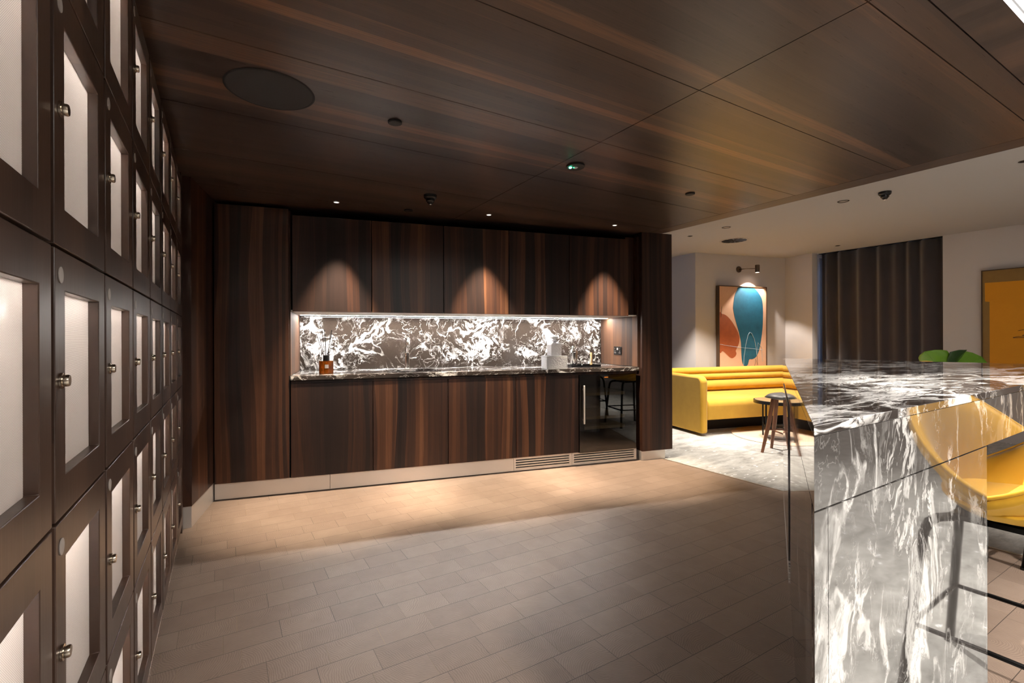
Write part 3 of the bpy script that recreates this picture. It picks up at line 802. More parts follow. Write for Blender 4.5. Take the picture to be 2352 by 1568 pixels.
# ------------------------------------------------------------------ fittings in the timber ceiling
t = thing('ceiling_speaker', 'large round dark speaker cover flush in the timber ceiling', 'speaker', (0.172, 2.234, ZC))
B().lathe([(0.160, 0.004), (0.168, 0.004), (0.172, -0.001), (0.166, -0.003), (0.160, -0.001)], seg=48).build('rim', M['black'], t, smooth='auto')
B().lathe([(0, -0.002), (0.162, -0.002), (0.162, -0.0005), (0, -0.0005)], seg=48).build('cover', M['brown_disc'], t)
for nm, lab, x, y, r_, in (('cover_disc', 'small brown round cover between speaker and green lit light', 0.706, 2.25, 0.031),
                          ('cover_disc', 'small brown round cover near the right edge of the timber ceiling', 2.878, 2.287, 0.031),
                          ('cover_disc', 'flat brown round cover beside the black detector near the kitchen', 1.28, 3.735, 0.034)):
    t = thing(nm, lab, 'cover', (x, y, ZC), group='round covers in the timber ceiling')
    B().lathe([(0, -0.009), (r_ - 0.003, -0.009), (r_ - 0.002, -0.008), (r_ - 0.002, -0.0005), (0, -0.0005)], seg=32).build('disc', M['brown_disc'], t, smooth='auto')
    B().lathe([(r_ - 0.001, -0.0005), (r_ - 0.001, -0.007), (r_ + 0.002, -0.007), (r_ + 0.002, -0.0005)], seg=32).build('rim', M['black'], t)
t = thing('emergency_light', 'round emergency light with green lamp in the timber ceiling', 'light', (1.818, 2.27, ZC))
B().lathe([(0, -0.012), (0.052, -0.012), (0.056, -0.009), (0.056, -0.0005), (0, -0.0005)], seg=40).build('body', M['brown_disc'], t, smooth='auto')
B().lathe([(0, -0.017), (0.010, -0.016), (0.016, -0.0122), (0, -0.0122)], seg=20).build('lens', M['lens'], t, smooth=True)
B().lathe([(0, -0.019), (0.007, -0.017), (0.009, -0.0122), (0, -0.0122)], (-0.029, 0.012, 0), 16).build('green_lamp', M['green_led'], t, smooth=True)
def detector(label, x, y, z, group):
    t = thing('smoke_detector', label, 'detector', (x, y, z), group=group)
    B().lathe([(0, -0.028), (0.038, -0.028), (0.046, -0.02), (0.048, -0.0005), (0, -0.0005)], seg=32).build('base', M['black_plastic'], t, smooth='auto')
    B().lathe([(0, -0.062), (0.018, -0.060), (0.024, -0.050), (0.030, -0.046), (0.032, -0.0285), (0, -0.0285)], seg=32).build('head', M['black_plastic'], t, smooth='auto')
    B().lathe([(0, -0.072), (0.008, -0.070), (0.010, -0.0625), (0, -0.0625)], seg=16).build('tip', M['chrome'], t, smooth=True)
detector('black smoke detector on the timber ceiling above the sink', 1.285, 3.27, ZC, 'smoke detectors')
detector('black smoke detector on the white lounge ceiling', 4.875, 1.87, ZL, 'smoke detectors')
for u, nm in ((0.86, 'left of three, before the left wall cupboard'), (2.06, 'middle of three, before the middle wall cupboard'), (3.26, 'right of three, before the end wall cupboard')):
    x, y = kw(u, -0.215)
    t = thing('spotlight', 'tiny white spotlight in the timber ceiling, ' + nm, 'light', (x, y, ZC), group='kitchen ceiling spotlights')
    B().lathe([(0.018, -0.0005), (0.018, -0.004), (0.024, -0.003), (0.024, -0.0005)], seg=24).build('rim', M['steel'], t, smooth='auto')
    B().lathe([(0, -0.002), (0.0175, -0.002), (0.0175, -0.0005), (0, -0.0005)], seg=24).build('lens', M['spot_on'], t)
    spot('spotlight_beam', (x, y, ZC - 0.012), (x, y, 0), L_KITCHEN_SPOT, 54, 0.75, (1.0, 0.82, 0.62), 0.015)

# ------------------------------------------------------------------ fittings in the lounge ceiling
def ring_light(x, y, label, power, to=None, ang=64):
    t = thing('ring_downlight', label, 'light', (x, y, ZL), group='lounge ceiling downlights')
    B().lathe([(0.036, -0.0005), (0.036, -0.003), (0.044, -0.004), (0.048, -0.0005)], seg=32).build('rim', M['black_metal'], t, smooth='auto')
    B().lathe([(0, -0.0015), (0.035, -0.0015), (0.035, -0.0005), (0, -0.0005)], seg=32).build('lens', M['grey_disc'], t)
    if power:
        spot('ring_downlight_beam', (x, y, ZL - 0.015), to or (x, y, 0), power, ang, 0.6, (1.0, 0.90, 0.78), 0.03)
ring_light(4.874, 2.191, 'ring downlight beside the black detector on the lounge ceiling', L_LOUNGE_SPOT, (4.9, 2.5, 0))
ring_light(4.872, 3.384, 'ring downlight between detector and round vent', L_LOUNGE_SPOT, (4.95, 3.2, 0))
def small_hole(x, y, label, power=0, to=None, ang=70):
    t = thing('recessed_spotlight', label, 'light', (x, y, ZL), group='dark recessed lounge spotlights')
    B().lathe([(0.022, -0.0005), (0.022, -0.003), (0.031, -0.0025), (0.031, -0.0005)], seg=28).build('rim', M['black_metal'], t, smooth='auto')
    B().lathe([(0, -0.001), (0.0215, -0.001), (0.0215, -0.0005), (0, -0.0005)], seg=28).build('opening', M['dark_hole'], t)
    if power:
        spot('recessed_spotlight_beam', (x, y, ZL - 0.012), to or (x, y, 0), power, ang, 0.5, (1.0, 0.91, 0.81), 0.02)
small_hole(4.903, 3.898, 'dark recessed spotlight left of the round vent', L_LOUNGE_SPOT * 1.3, (5.6, 3.95, 0.4))
small_hole(7.16, 3.29, 'dark recessed spotlight in front of the curtain', L_LOUNGE_SPOT * 0.5, (6.6, 3.6, 0.3), 70)
small_hole(4.884, 1.035, 'dark recessed spotlight at the right margin of the lounge ceiling', L_LOUNGE_SPOT * 0.5, (5.3, 0.6, 0))
t = thing('ceiling_vent', 'round swirl vent in the lounge ceiling', 'vent', (5.61, 3.785, ZL))
B().lathe([(0.150, -0.0005), (0.150, -0.006), (0.172, -0.004), (0.176, -0.0005)], seg=48).build('rim', M['grey_disc'], t, smooth='auto')
B().lathe([(0, -0.0015), (0.149, -0.0015), (0.149, -0.0005), (0, -0.0005)], seg=48).build('opening', M['dark_hole'], t)
vb = B()
for k in range(12):
    a = 2 * PI * k / 12; ca, sa = math.cos(a), math.sin(a)
    vb.prism([(0.03 * ca - 0.006 * sa, 0.03 * sa + 0.006 * ca), (0.03 * ca + 0.006 * sa, 0.03 * sa - 0.006 * ca), (0.148 * ca + 0.018 * sa, 0.148 * sa - 0.018 * ca), (0.148 * ca - 0.006 * sa, 0.148 * sa + 0.006 * ca)], -0.005, -0.002)
vb.build('vanes', M['black_metal'], t)
# luminous panel over the bar stools, beyond the edge of the timber ceiling
t = thing('light_panel', 'white luminous ceiling panel beyond the timber ceiling edge', 'light', (2.9, 0.1, ZL))
B().box(-1.5, 1.0, -0.6, 0.75, -0.006, -0.0005).build('diffuser', M['panel_light'], t)

# ------------------------------------------------------------------ lounge
SA = math.radians(-13.0)
t = thing('sofa', 'mustard yellow velvet sofa with channelled back under the blue painting', 'sofa', (4.985, 3.805, 0), SA)
SL, SD = 2.35, 0.895
def arm_profile():
    p = [(0.0, 0.03), (SD, 0.03), (SD, 0.74)]
    p += [(0.085 + 0.085 * math.cos(a), 0.735 - 0.085 + 0.085 * math.sin(a)) for a in [PI / 2 + PI / 2 * k / 8 for k in range(9)]]
    return p
B().extrude_profile(arm_profile(), 0.0, 0.10).build('armrest', M['velvet'], t, bevel=0.03, seg=4)
B().extrude_profile(arm_profile(), SL - 0.10, SL).build('armrest', M['velvet'], t, bevel=0.03, seg=4)
def roll(yc, zc, ry, rz, n=20):
    return [(yc + ry * math.cos(a), zc + rz * math.sin(a)) for a in [2 * PI * k / n for k in range(n)]]
for yc, zc, ry, rz in ((0.80, 0.735, 0.085, 0.052), (0.775, 0.655, 0.095, 0.052), (0.73, 0.535, 0.12, 0.078)):
    B().extrude_profile(roll(yc, zc, ry, rz), 0.085, SL - 0.085).build('back_roll', M['velvet'], t, smooth='auto')
B().box(0.04, SL - 0.04, 0.80, SD + 0.01, 0.06, 0.76).build('backrest', M['velvet'], t, bevel=0.04, seg=4)
sp_ = [(0.02, 0.19), (0.85, 0.19), (0.85, 0.47), (0.12, 0.445)] + [(0.11 + 0.09 * math.cos(a), 0.35 + 0.095 * math.sin(a)) for a in [PI / 2 + PI / 2 * k / 8 for k in range(1, 9)]]
B().extrude_profile(sp_, 0.105, SL - 0.105).build('seat', M['velvet'], t, bevel=0.012, seg=3)
B().box(0.14, SL - 0.14, 0.36, 0.85, 0.0, 0.19).build('plinth', M['sofa_base'], t)

# rug
t = thing('rug', 'round beige and grey patched rug in front of the yellow sofa', 'rug', (5.93, 3.25, 0))
B().lathe([(0, 0.001), (0.66, 0.001), (0.665, 0.005), (0.655, 0.010), (0, 0.010)], seg=64).build('rug_pile', M['rug'], t, smooth='auto')

# side table
t = thing('side_table', 'round low table with black rim and four thin black legs beside the sofa', 'table', (5.63, 3.21, 0.0105))
B().lathe([(0, 0.42), (0.285, 0.42), (0.285, 0.455), (0.270, 0.455), (0.270, 0.452), (0, 0.452)], seg=48).build('rim', M['black_metal'], t, smooth='auto')
B().lathe([(0, 0.4525), (0.269, 0.4525), (0.269, 0.458), (0, 0.458)], seg=48).build('table_top', plain('stone_top', (0.22, 0.18, 0.12), 0.12), t, smooth='auto')
lp = []
for k in range(4):
    a = math.radians(172 + 90 * k)
    lp.append((0.235 * math.cos(a), 0.235 * math.sin(a)))
    B().tube([(*lp[-1], 0.0), (*lp[-1], 0.42)], 0.009, 10).build('leg', M['black_metal'], t, smooth='auto')
st = B()
for a, b in ((0, 2), (1, 3)): st.tube([(*lp[a], 0.13), (*lp[b], 0.13)], 0.005, 8)
for k in range(4): st.tube([(*lp[k], 0.16), (*lp[(k + 1) % 4], 0.10)], 0.004, 8)
st.build('brace', M['black_metal'], t, smooth='auto')

# low stool
t = thing('low_stool', 'wooden legged stool with round grey leather saddle seat', 'stool', (5.0, 2.84, 0.0))
se = B(); NR, NA = 8, 40
top = []
for i in range(NR + 1):
    r_ = i / NR
    ring = []
    for k in range(NA):
        a = 2 * PI * k / NA
        x, y = 0.175 * r_ * math.cos(a), 0.15 * r_ * math.sin(a)
        z = 0.625 - 0.045 * r_ ** 4 + 0.02 * math.cos(2 * a) * r_ ** 2 * 0.5
        ring.append((x, y, z))
    top.append(ring)
vt = [[se.bm.verts.new(p) for p in ring] for ring in top[1:]]
cv = se.bm.verts.new((0, 0, 0.625))
vb_ = [[se.bm.verts.new((p[0] * 0.96, p[1] * 0.96, 0.545 + 0.03 * (i + 1) / NR)) for p in ring] for i, ring in enumerate(top[1:])]
cb_ = se.bm.verts.new((0, 0, 0.545))
for V, c_ in ((vt, cv), (vb_, cb_)):
    for k in range(NA):
        l = (k + 1) % NA
        se.f([c_, V[0][k], V[0][l]])
        for i in range(NR - 1): se.f([V[i][k], V[i + 1][k], V[i + 1][l], V[i][l]])
for k in range(NA): se.f([vt[-1][k], vt[-1][(k + 1) % NA], vb_[-1][(k + 1) % NA], vb_[-1][k]])
se.build('seat', M['leather'], t, smooth=True)
for k in range(4):
    a = math.radians(58 + 90 * k)
    B().tube([(0.20 * math.cos(a), 0.20 * math.sin(a), 0.0), (0.13 * math.cos(a), 0.13 * math.sin(a), 0.30), (0.085 * math.cos(a), 0.085 * math.sin(a), 0.56)], [0.014, 0.021, 0.019], 14).build('leg', M['walnut'], t, smooth='auto')
st = B()
for k, z in ((0, 0.2), (1, 0.24)):
    a = math.radians(58 + 90 * k)
    st.tube([(0.15 * math.cos(a), 0.15 * math.sin(a), z), (-0.15 * math.cos(a), -0.15 * math.sin(a), z)], 0.008, 8)
st.build('stretcher', M['walnut'], t, smooth='auto')

# blue painting, hung off the wall
wd = (Vector(WB_) - Vector(WA)).normalized(); wn_ = Vector((wd.y, -wd.x))
wang = math.atan2(wd.y, wd.x)
pc = Vector((6.255, 4.538)) + wn_ * 0.055
t = thing('painting', 'tall painting of a petrol blue and a rust shape on peach ground', 'painting', (pc.x, pc.y, 0.735), wang)
PW, PH = 0.90, 1.24
fb = B()
fb.box(0, 0.012, -0.03, 0.03, 0, PH); fb.box(PW - 0.012, PW, -0.03, 0.03, 0, PH); fb.box(0.012, PW - 0.012, -0.03, 0.03, 0, 0.012); fb.box(0.012, PW - 0.012, -0.03, 0.03, PH - 0.012, PH)
fb.build('frame', M['frame_wood'], t)
def pt(px, py):
    return (0.012 + (px - 220) / 513.0 * (PW - 0.024), PH - 0.012 - (py - 492) / 908.0 * (PH - 0.024))
BLUE = [(435, 494), (585, 496), (640, 540), (685, 620), (697, 720), (697, 840), (690, 980), (670, 1120), (650, 1210), (620, 1275), (580, 1300), (545, 1303), (535, 1330), (525, 1365), (500, 1380), (475, 1360), (460, 1300), (455, 1200), (450, 1100), (430, 1000), (395, 870), (372, 760), (370, 700), (385, 590), (410, 530)]
RUST = [(221, 803), (250, 797), (290, 810), (340, 860), (385, 930), (420, 1000), (435, 1060), (430, 1120), (405, 1180), (395, 1205), (402, 1235), (390, 1265), (360, 1285), (330, 1275), (290, 1235), (255, 1205), (221, 1198)]
def smooth_loop(ps, n=4):
    out = []
    for i in range(len(ps)):
        p0, p1, p2, p3 = [Vector(ps[(i + k) % len(ps)]) for k in (-1, 0, 1, 2)]
        for k in range(n):
            s_ = k / n
            out.append(tuple(0.5 * ((2 * p1) + (p2 - p0) * s_ + (2 * p0 - 5 * p1 + 4 * p2 - p3) * s_ ** 2 + (3 * p1 - p0 - 3 * p2 + p3) * s_ ** 3)))
    return out
cv_ = B(); cv_.box(0.012, PW - 0.012, -0.022, 0.02, 0.012, PH - 0.012)
for mi, ps in ((1, BLUE), (2, RUST)):
    cv_.mi = mi
    ps = [(min(max(x, 221), 732), min(max(y, 493), 1399)) for x, y in smooth_loop(ps)]
    vs = [cv_.bm.verts.new((pt(*q_)[0], -0.0228 - 0.0004 * mi, pt(*q_)[1])) for q_ in ps]
    f_ = cv_.f(vs)
for mi, r_, ps in ((3, 0.0035, [(480, 1365), (485, 1270), (505, 1130), (530, 1030), (548, 998), (570, 1010), (600, 1080), (618, 1170), (625, 1260)]),
                   (3, 0.002, [(225, 1130), (300, 1145), (420, 1165), (600, 1185), (700, 1200)]),
                   (3, 0.002, [(625, 1262), (632, 1180), (640, 1115), (680, 1170), (690, 1330)]),
                   (4, 0.002, [(248, 715), (244, 770), (238, 835)]), (4, 0.0015, [(632, 1262), (636, 1370), (615, 1300), (600, 1390)])):
    cv_.mi = mi
    cv_.tube([(pt(*q_)[0], -0.0235, pt(*q_)[1]) for q_ in ps], r_, 6)
cvo = cv_.build('canvas', [M['pk'], M['bl'], M['or'], M['pale_line'], M['dark_line']], t)

# wall lamp over the painting
lc = Vector((6.681, 4.439)) + wn_ * 0.002
t = thing('wall_lamp', 'small bronze wall spot lamp above the blue painting', 'lamp', (lc.x, lc.y, 2.235), wang)
M['bronze'] = plain('dark_bronze', (0.16, 0.12, 0.09), 0.35, 0.9)
B().lathe([(0, -0.018), (0.044, -0.018), (0.046, -0.015), (0.046, -0.0005), (0, -0.0005)], (0, 0, 0), 32, 'y').build('wall_plate', M['bronze'], t, smooth='auto')
B().tube([(0, -0.018, 0), (0.06, -0.10, 0.0), (0.165, -0.16, 0.0)], 0.006, 10).build('arm', M['bronze'], t, smooth=True)
B().lathe([(0.030, -0.060), (0.032, -0.060), (0.032, 0.050), (0.028, 0.054), (0, 0.054), (0, 0.050), (0.028, 0.048), (0.030, 0.04)], (0.19, -0.17, 0), 28).build('lamp_head', M['bronze'], t, smooth='auto')
B().lathe([(0, -0.056), (0.029, -0.056), (0.029, -0.050), (0, -0.050)], (0.19, -0.17, 0), 24).build('bulb', M['lamp_on'], t)
hp = Vector((lc.x, lc.y, 2.235)) + Vector((wd.x * 0.19 + wn_.x * 0.17, wd.y * 0.19 + wn_.y * 0.17, -0.066))
aim = hp + Vector((-wn_.x * 0.10 - wd.x * 0.02, -wn_.y * 0.10 - wd.y * 0.02, -1.0))
spot('wall_lamp_beam', hp, aim, L_PICTURE, 96, 0.3, (1.0, 0.90, 0.80), 0.012)

# curtain
cu = B(); NS = 160; YC0, YC1 = 3.735, 2.314
rows = []
for zi, z in enumerate((0.03, 0.8, 1.6, 2.44)):
    rw = []
    for k in range(NS + 1):
        s_ = k / NS
        fold = math.sin(s_ * 2 * PI * 7.3 + 1.7 * math.sin(s_ * 9) + 0.12 * zi) * (0.040 + 0.012 * math.sin(s_ * 7)) + math.sin(s_ * 2 * PI * 12.3 + 1.0 + zi * 0.3) * 0.008
        rw.append(cu.bm.verts.new((7.612 + fold * (1.0 - 0.12 * (zi == 3)) + 0.035, YC0 + (YC1 - YC0) * s_, z)))
    rows.append(rw)
for a, b in zip(rows, rows[1:]):
    for k in range(NS): cu.f([a[k], a[k + 1], b[k + 1], b[k]])
co = cu.build('curtain', M['curtain'], None, smooth=True)
sm = co.modifiers.new('thick', 'SOLIDIFY'); sm.thickness = 0.003
tag(co, 'full height dark charcoal curtain hanging in folds', 'curtain')
struct('trim_7', B().box(7.615, 7.68, 2.32, 3.76, 2.443, ZL - 0.0005), M['black_metal'], 'slim black curtain track in the lounge ceiling', 'trim')

# orange painting on the right wall
rd = (Vector((7.69, -3.3)) - Vector((7.588, 2.31))).normalized()
rang = math.atan2(rd.y, rd.x)
rn = Vector((rd.y, -rd.x))
pc = Vector((7.588, 2.31)) + rd * 0.36 + rn * 0.032
t = thing('painting', 'amber orange painting with ochre border and ink scribble', 'painting', (pc.x, pc.y, 0.70), rang)
QW, QH = 0.95, 1.27
fb = B()
fb.box(0, 0.010, -0.03, 0.03, 0, QH); fb.box(QW - 0.010, QW, -0.03, 0.03, 0, QH); fb.box(0.010, QW - 0.010, -0.03, 0.03, 0, 0.010); fb.box(0.010, QW - 0.010, -0.03, 0.03, QH - 0.010, QH)
fb.build('frame', M['frame_wood'], t)
cv_ = B(); cv_.box(0.010, QW - 0.010, -0.024, 0.02, 0.010, QH - 0.010)
cv_.mi = 1
def flat(ps, d_): cv_.f([cv_.bm.verts.new((x, d_, z)) for x, z in ps])
flat([(0.07, 0.05), (0.90, 0.05), (0.90, QH - 0.15), (0.03, QH - 0.145), (0.032, QH - 0.36), (0.07, QH - 0.365)], -0.0248)
cv_.mi = 2
for ps in ([(0.30, QH - 0.70), (0.42, QH - 0.675), (0.50, QH - 0.68), (0.33, QH - 0.755), (0.45, QH - 0.72), (0.55, QH - 0.70), (0.60, QH - 0.78)],
           [(0.26, QH - 0.775), (0.30, QH - 0.765), (0.43, QH - 0.775), (0.26, QH - 0.78)], [(0.33, QH - 0.755), (0.60, QH - 0.76), (0.42, QH - 0.80), (0.345, QH - 0.845), (0.52, QH - 0.82), (0.64, QH - 0.83)]):
    cv_.tube([(x, -0.0252, z) for x, z in ps], 0.0028, 6)
cv_.build('canvas', [M['oc'], M['ye'], M['dark_line']], t)

# plant behind the island
t = thing('potted_plant', 'fiddle leaf plant with broad green leaves behind the marble island', 'plant', (5.97, 1.77, 0))
B().lathe([(0, 0), (0.13, 0), (0.17, 0.34), (0.16, 0.34), (0.15, 0.30), (0, 0.30)], seg=32).build('pot', M['black_metal'], t, smooth='auto')
B().tube([(0, 0, 0.29), (0.02, 0.01, 0.6), (-0.01, 0.0, 0.92)], [0.014, 0.011, 0.007], 8).build('stem', M['walnut'], t, smooth=True)
def leaf(base, yaw, pitch, ln, wd_, mat, roll_=0.0):
    b = B(); n, m = 10, 6; g_ = []
    for i in range(n + 1):
        s_ = i / n
        wv = wd_ * (math.sin(PI * min(1, s_ * 0.98 + 0.02)) ** 0.6) * (0.72 + 0.34 * s_ - 0.18 * math.sin(PI * 2 * s_)) 
        r_ = []
        for j in range(-m, m + 1):
            q_ = j / m
            r_.append(b.bm.verts.new((ln * s_, wv * q_, 0.05 * q_ * q_ * wv / wd_ - 0.10 * ln * s_ * s_ + 0.006 * math.sin(s_ * 22 + abs(q_) * 5) * abs(q_))))
        g_.append(r_)
    for i in range(n):
        for j in range(2 * m): b.f([g_[i][j], g_[i][j + 1], g_[i + 1][j + 1], g_[i + 1][j]])
    o = b.build('leaf', M[mat], t, smooth=True)
    o.matrix_local = Matrix.Translation(base) @ Matrix.Rotation(yaw, 4, 'Z') @ Matrix.Rotation(-pitch, 4, 'Y') @ Matrix.Rotation(roll_, 4, 'X')
    so = o.modifiers.new('thick', 'SOLIDIFY'); so.thickness = 0.0012
    B().tube([(0, 0, 0.0018), (ln * 0.5, 0, -0.10 * ln * 0.25 + 0.002), (ln * 0.92, 0, -0.10 * ln * 0.85 + 0.002)], 0.0022, 6).build('midrib', M['leaf'], o)
R = math.radians
leaf((0.0, 0.02, 0.84), R(140), R(52), 0.30, 0.125, 'leaf', R(40))
leaf((0.0, 0.0, 0.86), R(-60), R(66), 0.25, 0.12, 'leaf_dark', R(-30))
leaf((0.02, -0.02, 0.82), R(-38), R(38), 0.33, 0.13, 'leaf', R(60))
leaf((0.0, 0.0, 0.80), R(60), R(50), 0.26, 0.11, 'leaf_dark')
leaf((0.0, 0.0, 0.70), R(200), R(20), 0.30, 0.12, 'leaf_dark')
leaf((0.0, 0.0, 0.66), R(-80), R(15), 0.30, 0.12, 'leaf')
leaf((0.0, 0.0, 0.60), R(20), R(15), 0.28, 0.11, 'leaf_dark')

# ------------------------------------------------------------------ marble island
ZI, ZA = 1.038, 0.881
P1, P2, P3 = Vector((0.928, 0.467)), Vector((3.80, 2.145)), Vector((4.24, 0.535))
E1 = P1 + (P3 - P1).normalized() * 1.0
il = thing('marble_island', 'wedge shaped bar island clad in polished dark and white marble', 'island', (P1.x, P1.y, 0))
def loc(p): return (p.x - P1.x, p.y - P1.y)
dF = (P3 - P1).normalized(); nF = Vector((-dF.y, dF.x))          # into the island
dL = (P2 - P1).normalized(); nL = Vector((dL.y, -dL.x))
dE = (P3 - P2).normalized(); nE = Vector((dE.y, -dE.x))
def isect(p, d, q, e):
    c_ = d.x * e.y - d.y * e.x
    s_ = ((q.x - p.x) * e.y - (q.y - p.y) * e.x) / c_
    return p + d * s_
tb = B(); tb.prism([loc(P1), loc(P3), loc(P2)], ZI - 0.02, ZI)
tb.build('top', M['isl_top'], il, bevel=0.0012, seg=2)
th_ = 0.03
i1 = isect(P1 + nF * th_, dF, P1 + nL * th_, dL); i3 = isect(P1 + nF * th_, dF, P2 + nE * th_, dE); i2 = isect(P1 + nL * th_, dL, P2 + nE * th_, dE)
ab = B()
for a, b, c_, d_ in ((P1, P3, i3, i1), (P3, P2, i2, i3), (P2, P1, i1, i2)):
    ab.prism([loc(a), loc(b), loc(c_), loc(d_)], ZA, ZI - 0.0205)
ab.build('apron', M['isl_side'], il)
# front leg panel and long side panel, a dark joint between
gz = 0.0035
pA = P1 + dF * 0.052
fl_ = B(); fl_.prism([loc(pA), loc(E1), loc(E1 + nF * th_), loc(pA + nF * 0.03)], 0.0, ZA - gz)
fl_.build('front_panel', M['isl_side'], il)
L2 = P1 + dL * 2.99
sl_ = B(); sl_.prism([loc(P1), loc(P1 + dF * 0.050), loc(P1 + dF * 0.050 + nF * 0.001), loc(i1 + dL * 0.03), loc(L2 + nL * th_), loc(L2)], 0.0, ZA - gz)
sl_.build('side_panel', M['isl_side'], il)
B().prism([loc(i1 + dL * 0.03), loc(L2 + nL * th_), loc(L2 + nL * (th_ + 0.02)), loc(i1 + dL * 0.08 + nL * 0.02)], 0.02, ZA).build('inner_lining', M['black'], il)
q1, q2 = Vector((3.43, 0.88)), Vector((3.50, 0.88))
B().prism([loc(q1), loc(q2), loc(Vector((3.50, 1.925))), loc(Vector((3.43, 1.885)))], 0.0, ZA - gz).build('end_panel', M['isl_side'], il)
# glass door of a built-in cooler on the long side, with a grille below
A0, A1 = P1 + dL * 1.64, P1 + dL * 2.95
oL = -nL
ap = B(); ap.prism([loc(A0), loc(A1), loc(A1 + oL * 0.005), loc(A0 + oL * 0.005)], 0.12, ZA - 0.012)
ap_o = ap.build('cooler_door', M['dark_glass'], il, bevel=0.0015)
gr = B()
for k in range(8): gr.prism([loc(A0), loc(A1), loc(A1 + oL * 0.004), loc(A0 + oL * 0.004)], 0.012 + k * 0.013, 0.018 + k * 0.013)
gr.build('vent_grille', M['steel'], il)

# ------------------------------------------------------------------ bar stools
def make_stool():
    t = thing('bar_stool', '', 'stool', group='yellow bar stools at the marble island')
    NA, NR = 48, 12
    SH = 0.668
    def rim_h(a):               # a = 0 at the front
        c_ = 0.5 - 0.5 * math.cos(a)
        return 0.345 * (c_ ** 2.0) + 0.015
    def pnt(r_, a, dz=0.0, k=1.0):
        x = 0.275 * r_ * math.sin(a) * k
        y = 0.265 * r_ * math.cos(a) * k
        s_ = max(0.0, (r_ - 0.50) / 0.50); s_ = s_ * s_ * (3 - 2 * s_)
        return (x, y, SH + rim_h(a) * s_ - 0.012 * (1 - r_ * r_) + dz)
    b = B()
    cvx = b.bm.verts.new(pnt(0, 0))
    G = [[b.bm.verts.new(pnt(i / NR, 2 * PI * k / NA)) for k in range(NA)] for i in range(1, NR + 1)]
    for k in range(NA):
        l = (k + 1) % NA
        b.f([cvx, G[0][k], G[0][l]])
        for i in range(NR - 1): b.f([G[i][k], G[i + 1][k], G[i + 1][l], G[i][l]])
    # underside
    cu_ = b.bm.verts.new((0, 0, SH - 0.055))
    U = [[b.bm.verts.new((p[0] * 1.0, p[1] * 1.0, p[2] - 0.045 + 0.010 * (i / NR))) for p in [pnt(i / NR, 2 * PI * k / NA, 0, 1.0 + 0.045 * (i / NR)) for k in range(NA)]] for i in range(1, NR + 1)]
    for k in range(NA):
        l = (k + 1) % NA
        b.f([cu_, U[0][l], U[0][k]])
        for i in range(NR - 1): b.f([U[i][k], U[i][l], U[i + 1][l], U[i + 1][k]])
        b.f([G[-1][k], G[-1][l], U[-1][l], U[-1][k]])
    sh = b.build('shell', M['wool'], t, smooth=True)
    B().tube([pnt(1.012, 2 * PI * k / 64, -0.004) for k in range(64)], 0.0065, 8, True).build('piping', M['wool'], sh, smooth=True)
    # seat pad with a seam across the back
    pd = B(); c0_ = pd.bm.verts.new((0, 0.02, SH + 0.014)); Q = []
    for i in range(1, 8):
        r_ = i / 7
        Q.append([pd.bm.verts.new((0.215 * r_ * math.sin(2 * PI * k / NA), 0.02 + 0.20 * r_ * math.cos(2 * PI * k / NA), SH + 0.016 - 0.022 * r_ ** 5 + 0.03 * max(0.0, -math.cos(2 * PI * k / NA)) * r_ ** 3)) for k in range(NA)])
    for k in range(NA):
        l = (k + 1) % NA
        pd.f([c0_, Q[0][k], Q[0][l]])
        for i in range(6): pd.f([Q[i][k], Q[i + 1][k], Q[i + 1][l], Q[i][l]])
    po = pd.build('seat_pad', M['wool'], t, smooth=True)
    sdm = po.modifiers.new('thick', 'SOLIDIFY'); sdm.thickness = 0.012
    # legs: four splayed tubes with bent tops meeting under the seat
    for sx in (-1, 1):
        for sy in (-1, 1):
            pts = [(sx * 0.245, sy * 0.235, 0.0), (sx * 0.20, sy * 0.195, 0.50)]
            pts += [(sx * 0.193, sy * 0.188, 0.55), (sx * 0.183, sy * 0.178, 0.580), (sx * 0.165, sy * 0.16, 0.596), (sx * 0.12, sy * 0.12, 0.602)]
            lg = B().tube(pts, 0.0145, 14).build('leg', M['black_metal'], t, smooth=True)
            B().cyl((sx * 0.245, sy * 0.235, 0.0), 0.017, 0.012, 14).build('foot_cap', M['black_plastic'], lg, smooth='auto')
    fb_ = B(); z = 0.235
    q_ = 0.224
    fb_.tube([(q_, 0.213, z), (q_, -0.213, z)], 0.0075, 10); fb_.tube([(-q_, 0.213, z), (-q_, -0.213, z)], 0.0075, 10)
    fb_.tube([(-q_, 0.213, z), (q_, 0.213, z)], 0.0095, 10); fb_.tube([(-q_, -0.213, z), (q_, -0.213, z)], 0.0075, 10)
    fb_.build('footrest', M['black_metal'], t, smooth='auto')
    B().box(-0.14, 0.14, -0.14, 0.14, 0.596, 0.612).build('seat_plate', M['black_metal'], t)
    return t
s0 = make_stool()
s0['label'] = 'yellow shell bar stool tucked in beside the island front panel'
s0.location = (2.225, 0.500, 0)
s1 = copy_tree(s0); s1.location = (3.76, 0.50, 0); s1.rotation_euler = (0, 0, R(-4))
s1['label'] = 'yellow shell bar stool behind the first one, under the far corner of the island'
s2 = copy_tree(s0); s2.location = (4.08, 1.45, 0); s2.rotation_euler = (0, 0, R(82))
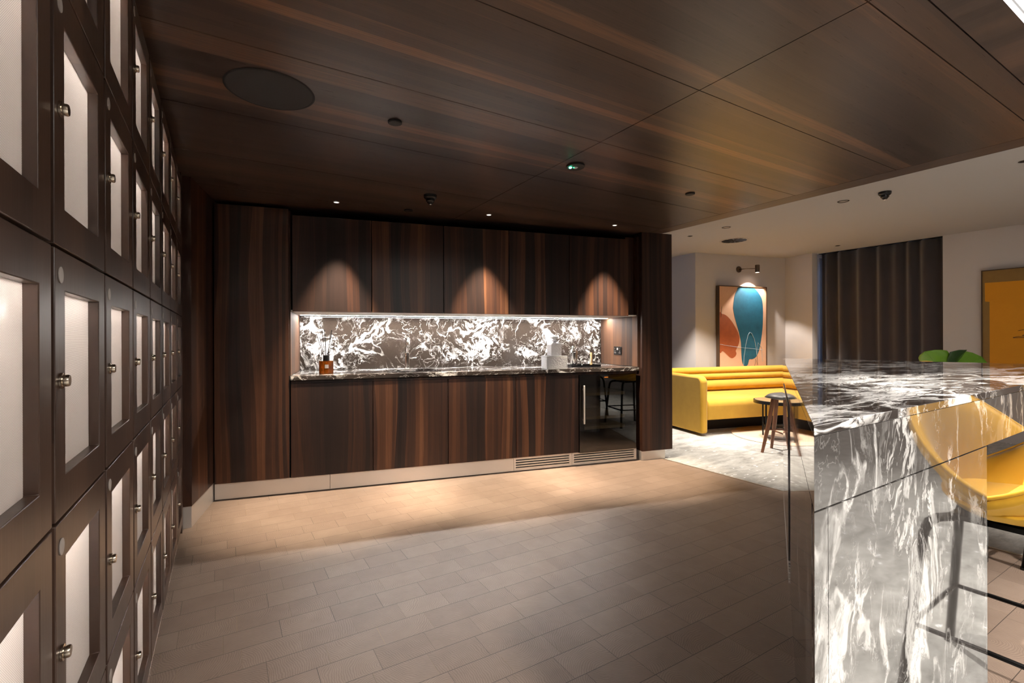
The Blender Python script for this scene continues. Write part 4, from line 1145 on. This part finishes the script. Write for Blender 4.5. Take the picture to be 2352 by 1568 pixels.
for o in s0.children:
    if o.name.split('.')[0] in ('shell', 'seat_pad'): o.rotation_euler = (0, 0, R(20))
s2['label'] = 'yellow shell bar stool at the far end of the island, seen in the fridge glass'
for x, y, z, lab in ((2.20, 0.36, ZL - 0.0065, 'dark recessed spotlight in the luminous panel above the first bar stool'),
                     (3.3, -1.0, ZL, 'dark recessed spotlight added for unseen fill over the carpet behind the bar stools'),
                     (1.2, -1.2, ZL, 'dark recessed spotlight added for unseen fill over the carpet behind the viewer')):
    t = thing('recessed_spotlight', lab, 'light', (x, y, z), group='dark recessed lounge spotlights')  # the two over the carpet are fixtures added for the rear fill
    B().lathe([(0.022, -0.0005), (0.022, -0.003), (0.031, -0.0025), (0.031, -0.0005)], seg=28).build('rim', M['black_metal'], t, smooth='auto')
    B().lathe([(0, -0.001), (0.0215, -0.001), (0.0215, -0.0005), (0, -0.0005)], seg=28).build('opening', M['dark_hole'], t)
spot('stool_downlight_beam', (2.20, 0.36, ZL - 0.02), (2.30, 0.36, 0.3), L_REAR_SPOT, 54, 0.4, (1.0, 0.93, 0.84), 0.015)
spot('rear_floor_fill', (3.3, -1.0, ZL - 0.02), (3.2, -1.0, 0.0), L_REAR_SPOT * 2.2, 90, 0.5, (1.0, 0.95, 0.88), 0.03)  # added fill: brightens the rear carpet so it bounces light forward
spot('rear_floor_fill', (1.2, -1.2, ZL - 0.02), (1.2, -1.2, 0.0), L_REAR_SPOT * 1.5, 90, 0.5, (1.0, 0.95, 0.88), 0.03)  # second added fill over the unseen rear carpet
spot('rear_room_fill', (0.9, -1.1, ZL - 0.02), (1.3, 2.1, 0.0), L_ROOM_FILL, 72, 0.9, (1.0, 0.93, 0.86), 0.12)  # added fill that brightens the wood floor from behind the viewer
t = thing('ring_downlight', 'ring downlight added as fixture for the unseen fill behind the viewer', 'light', (0.9, -1.1, ZL), group='lounge ceiling downlights')
B().lathe([(0.036, -0.0005), (0.036, -0.003), (0.044, -0.004), (0.048, -0.0005)], seg=32).build('rim', M['black_metal'], t, smooth='auto')
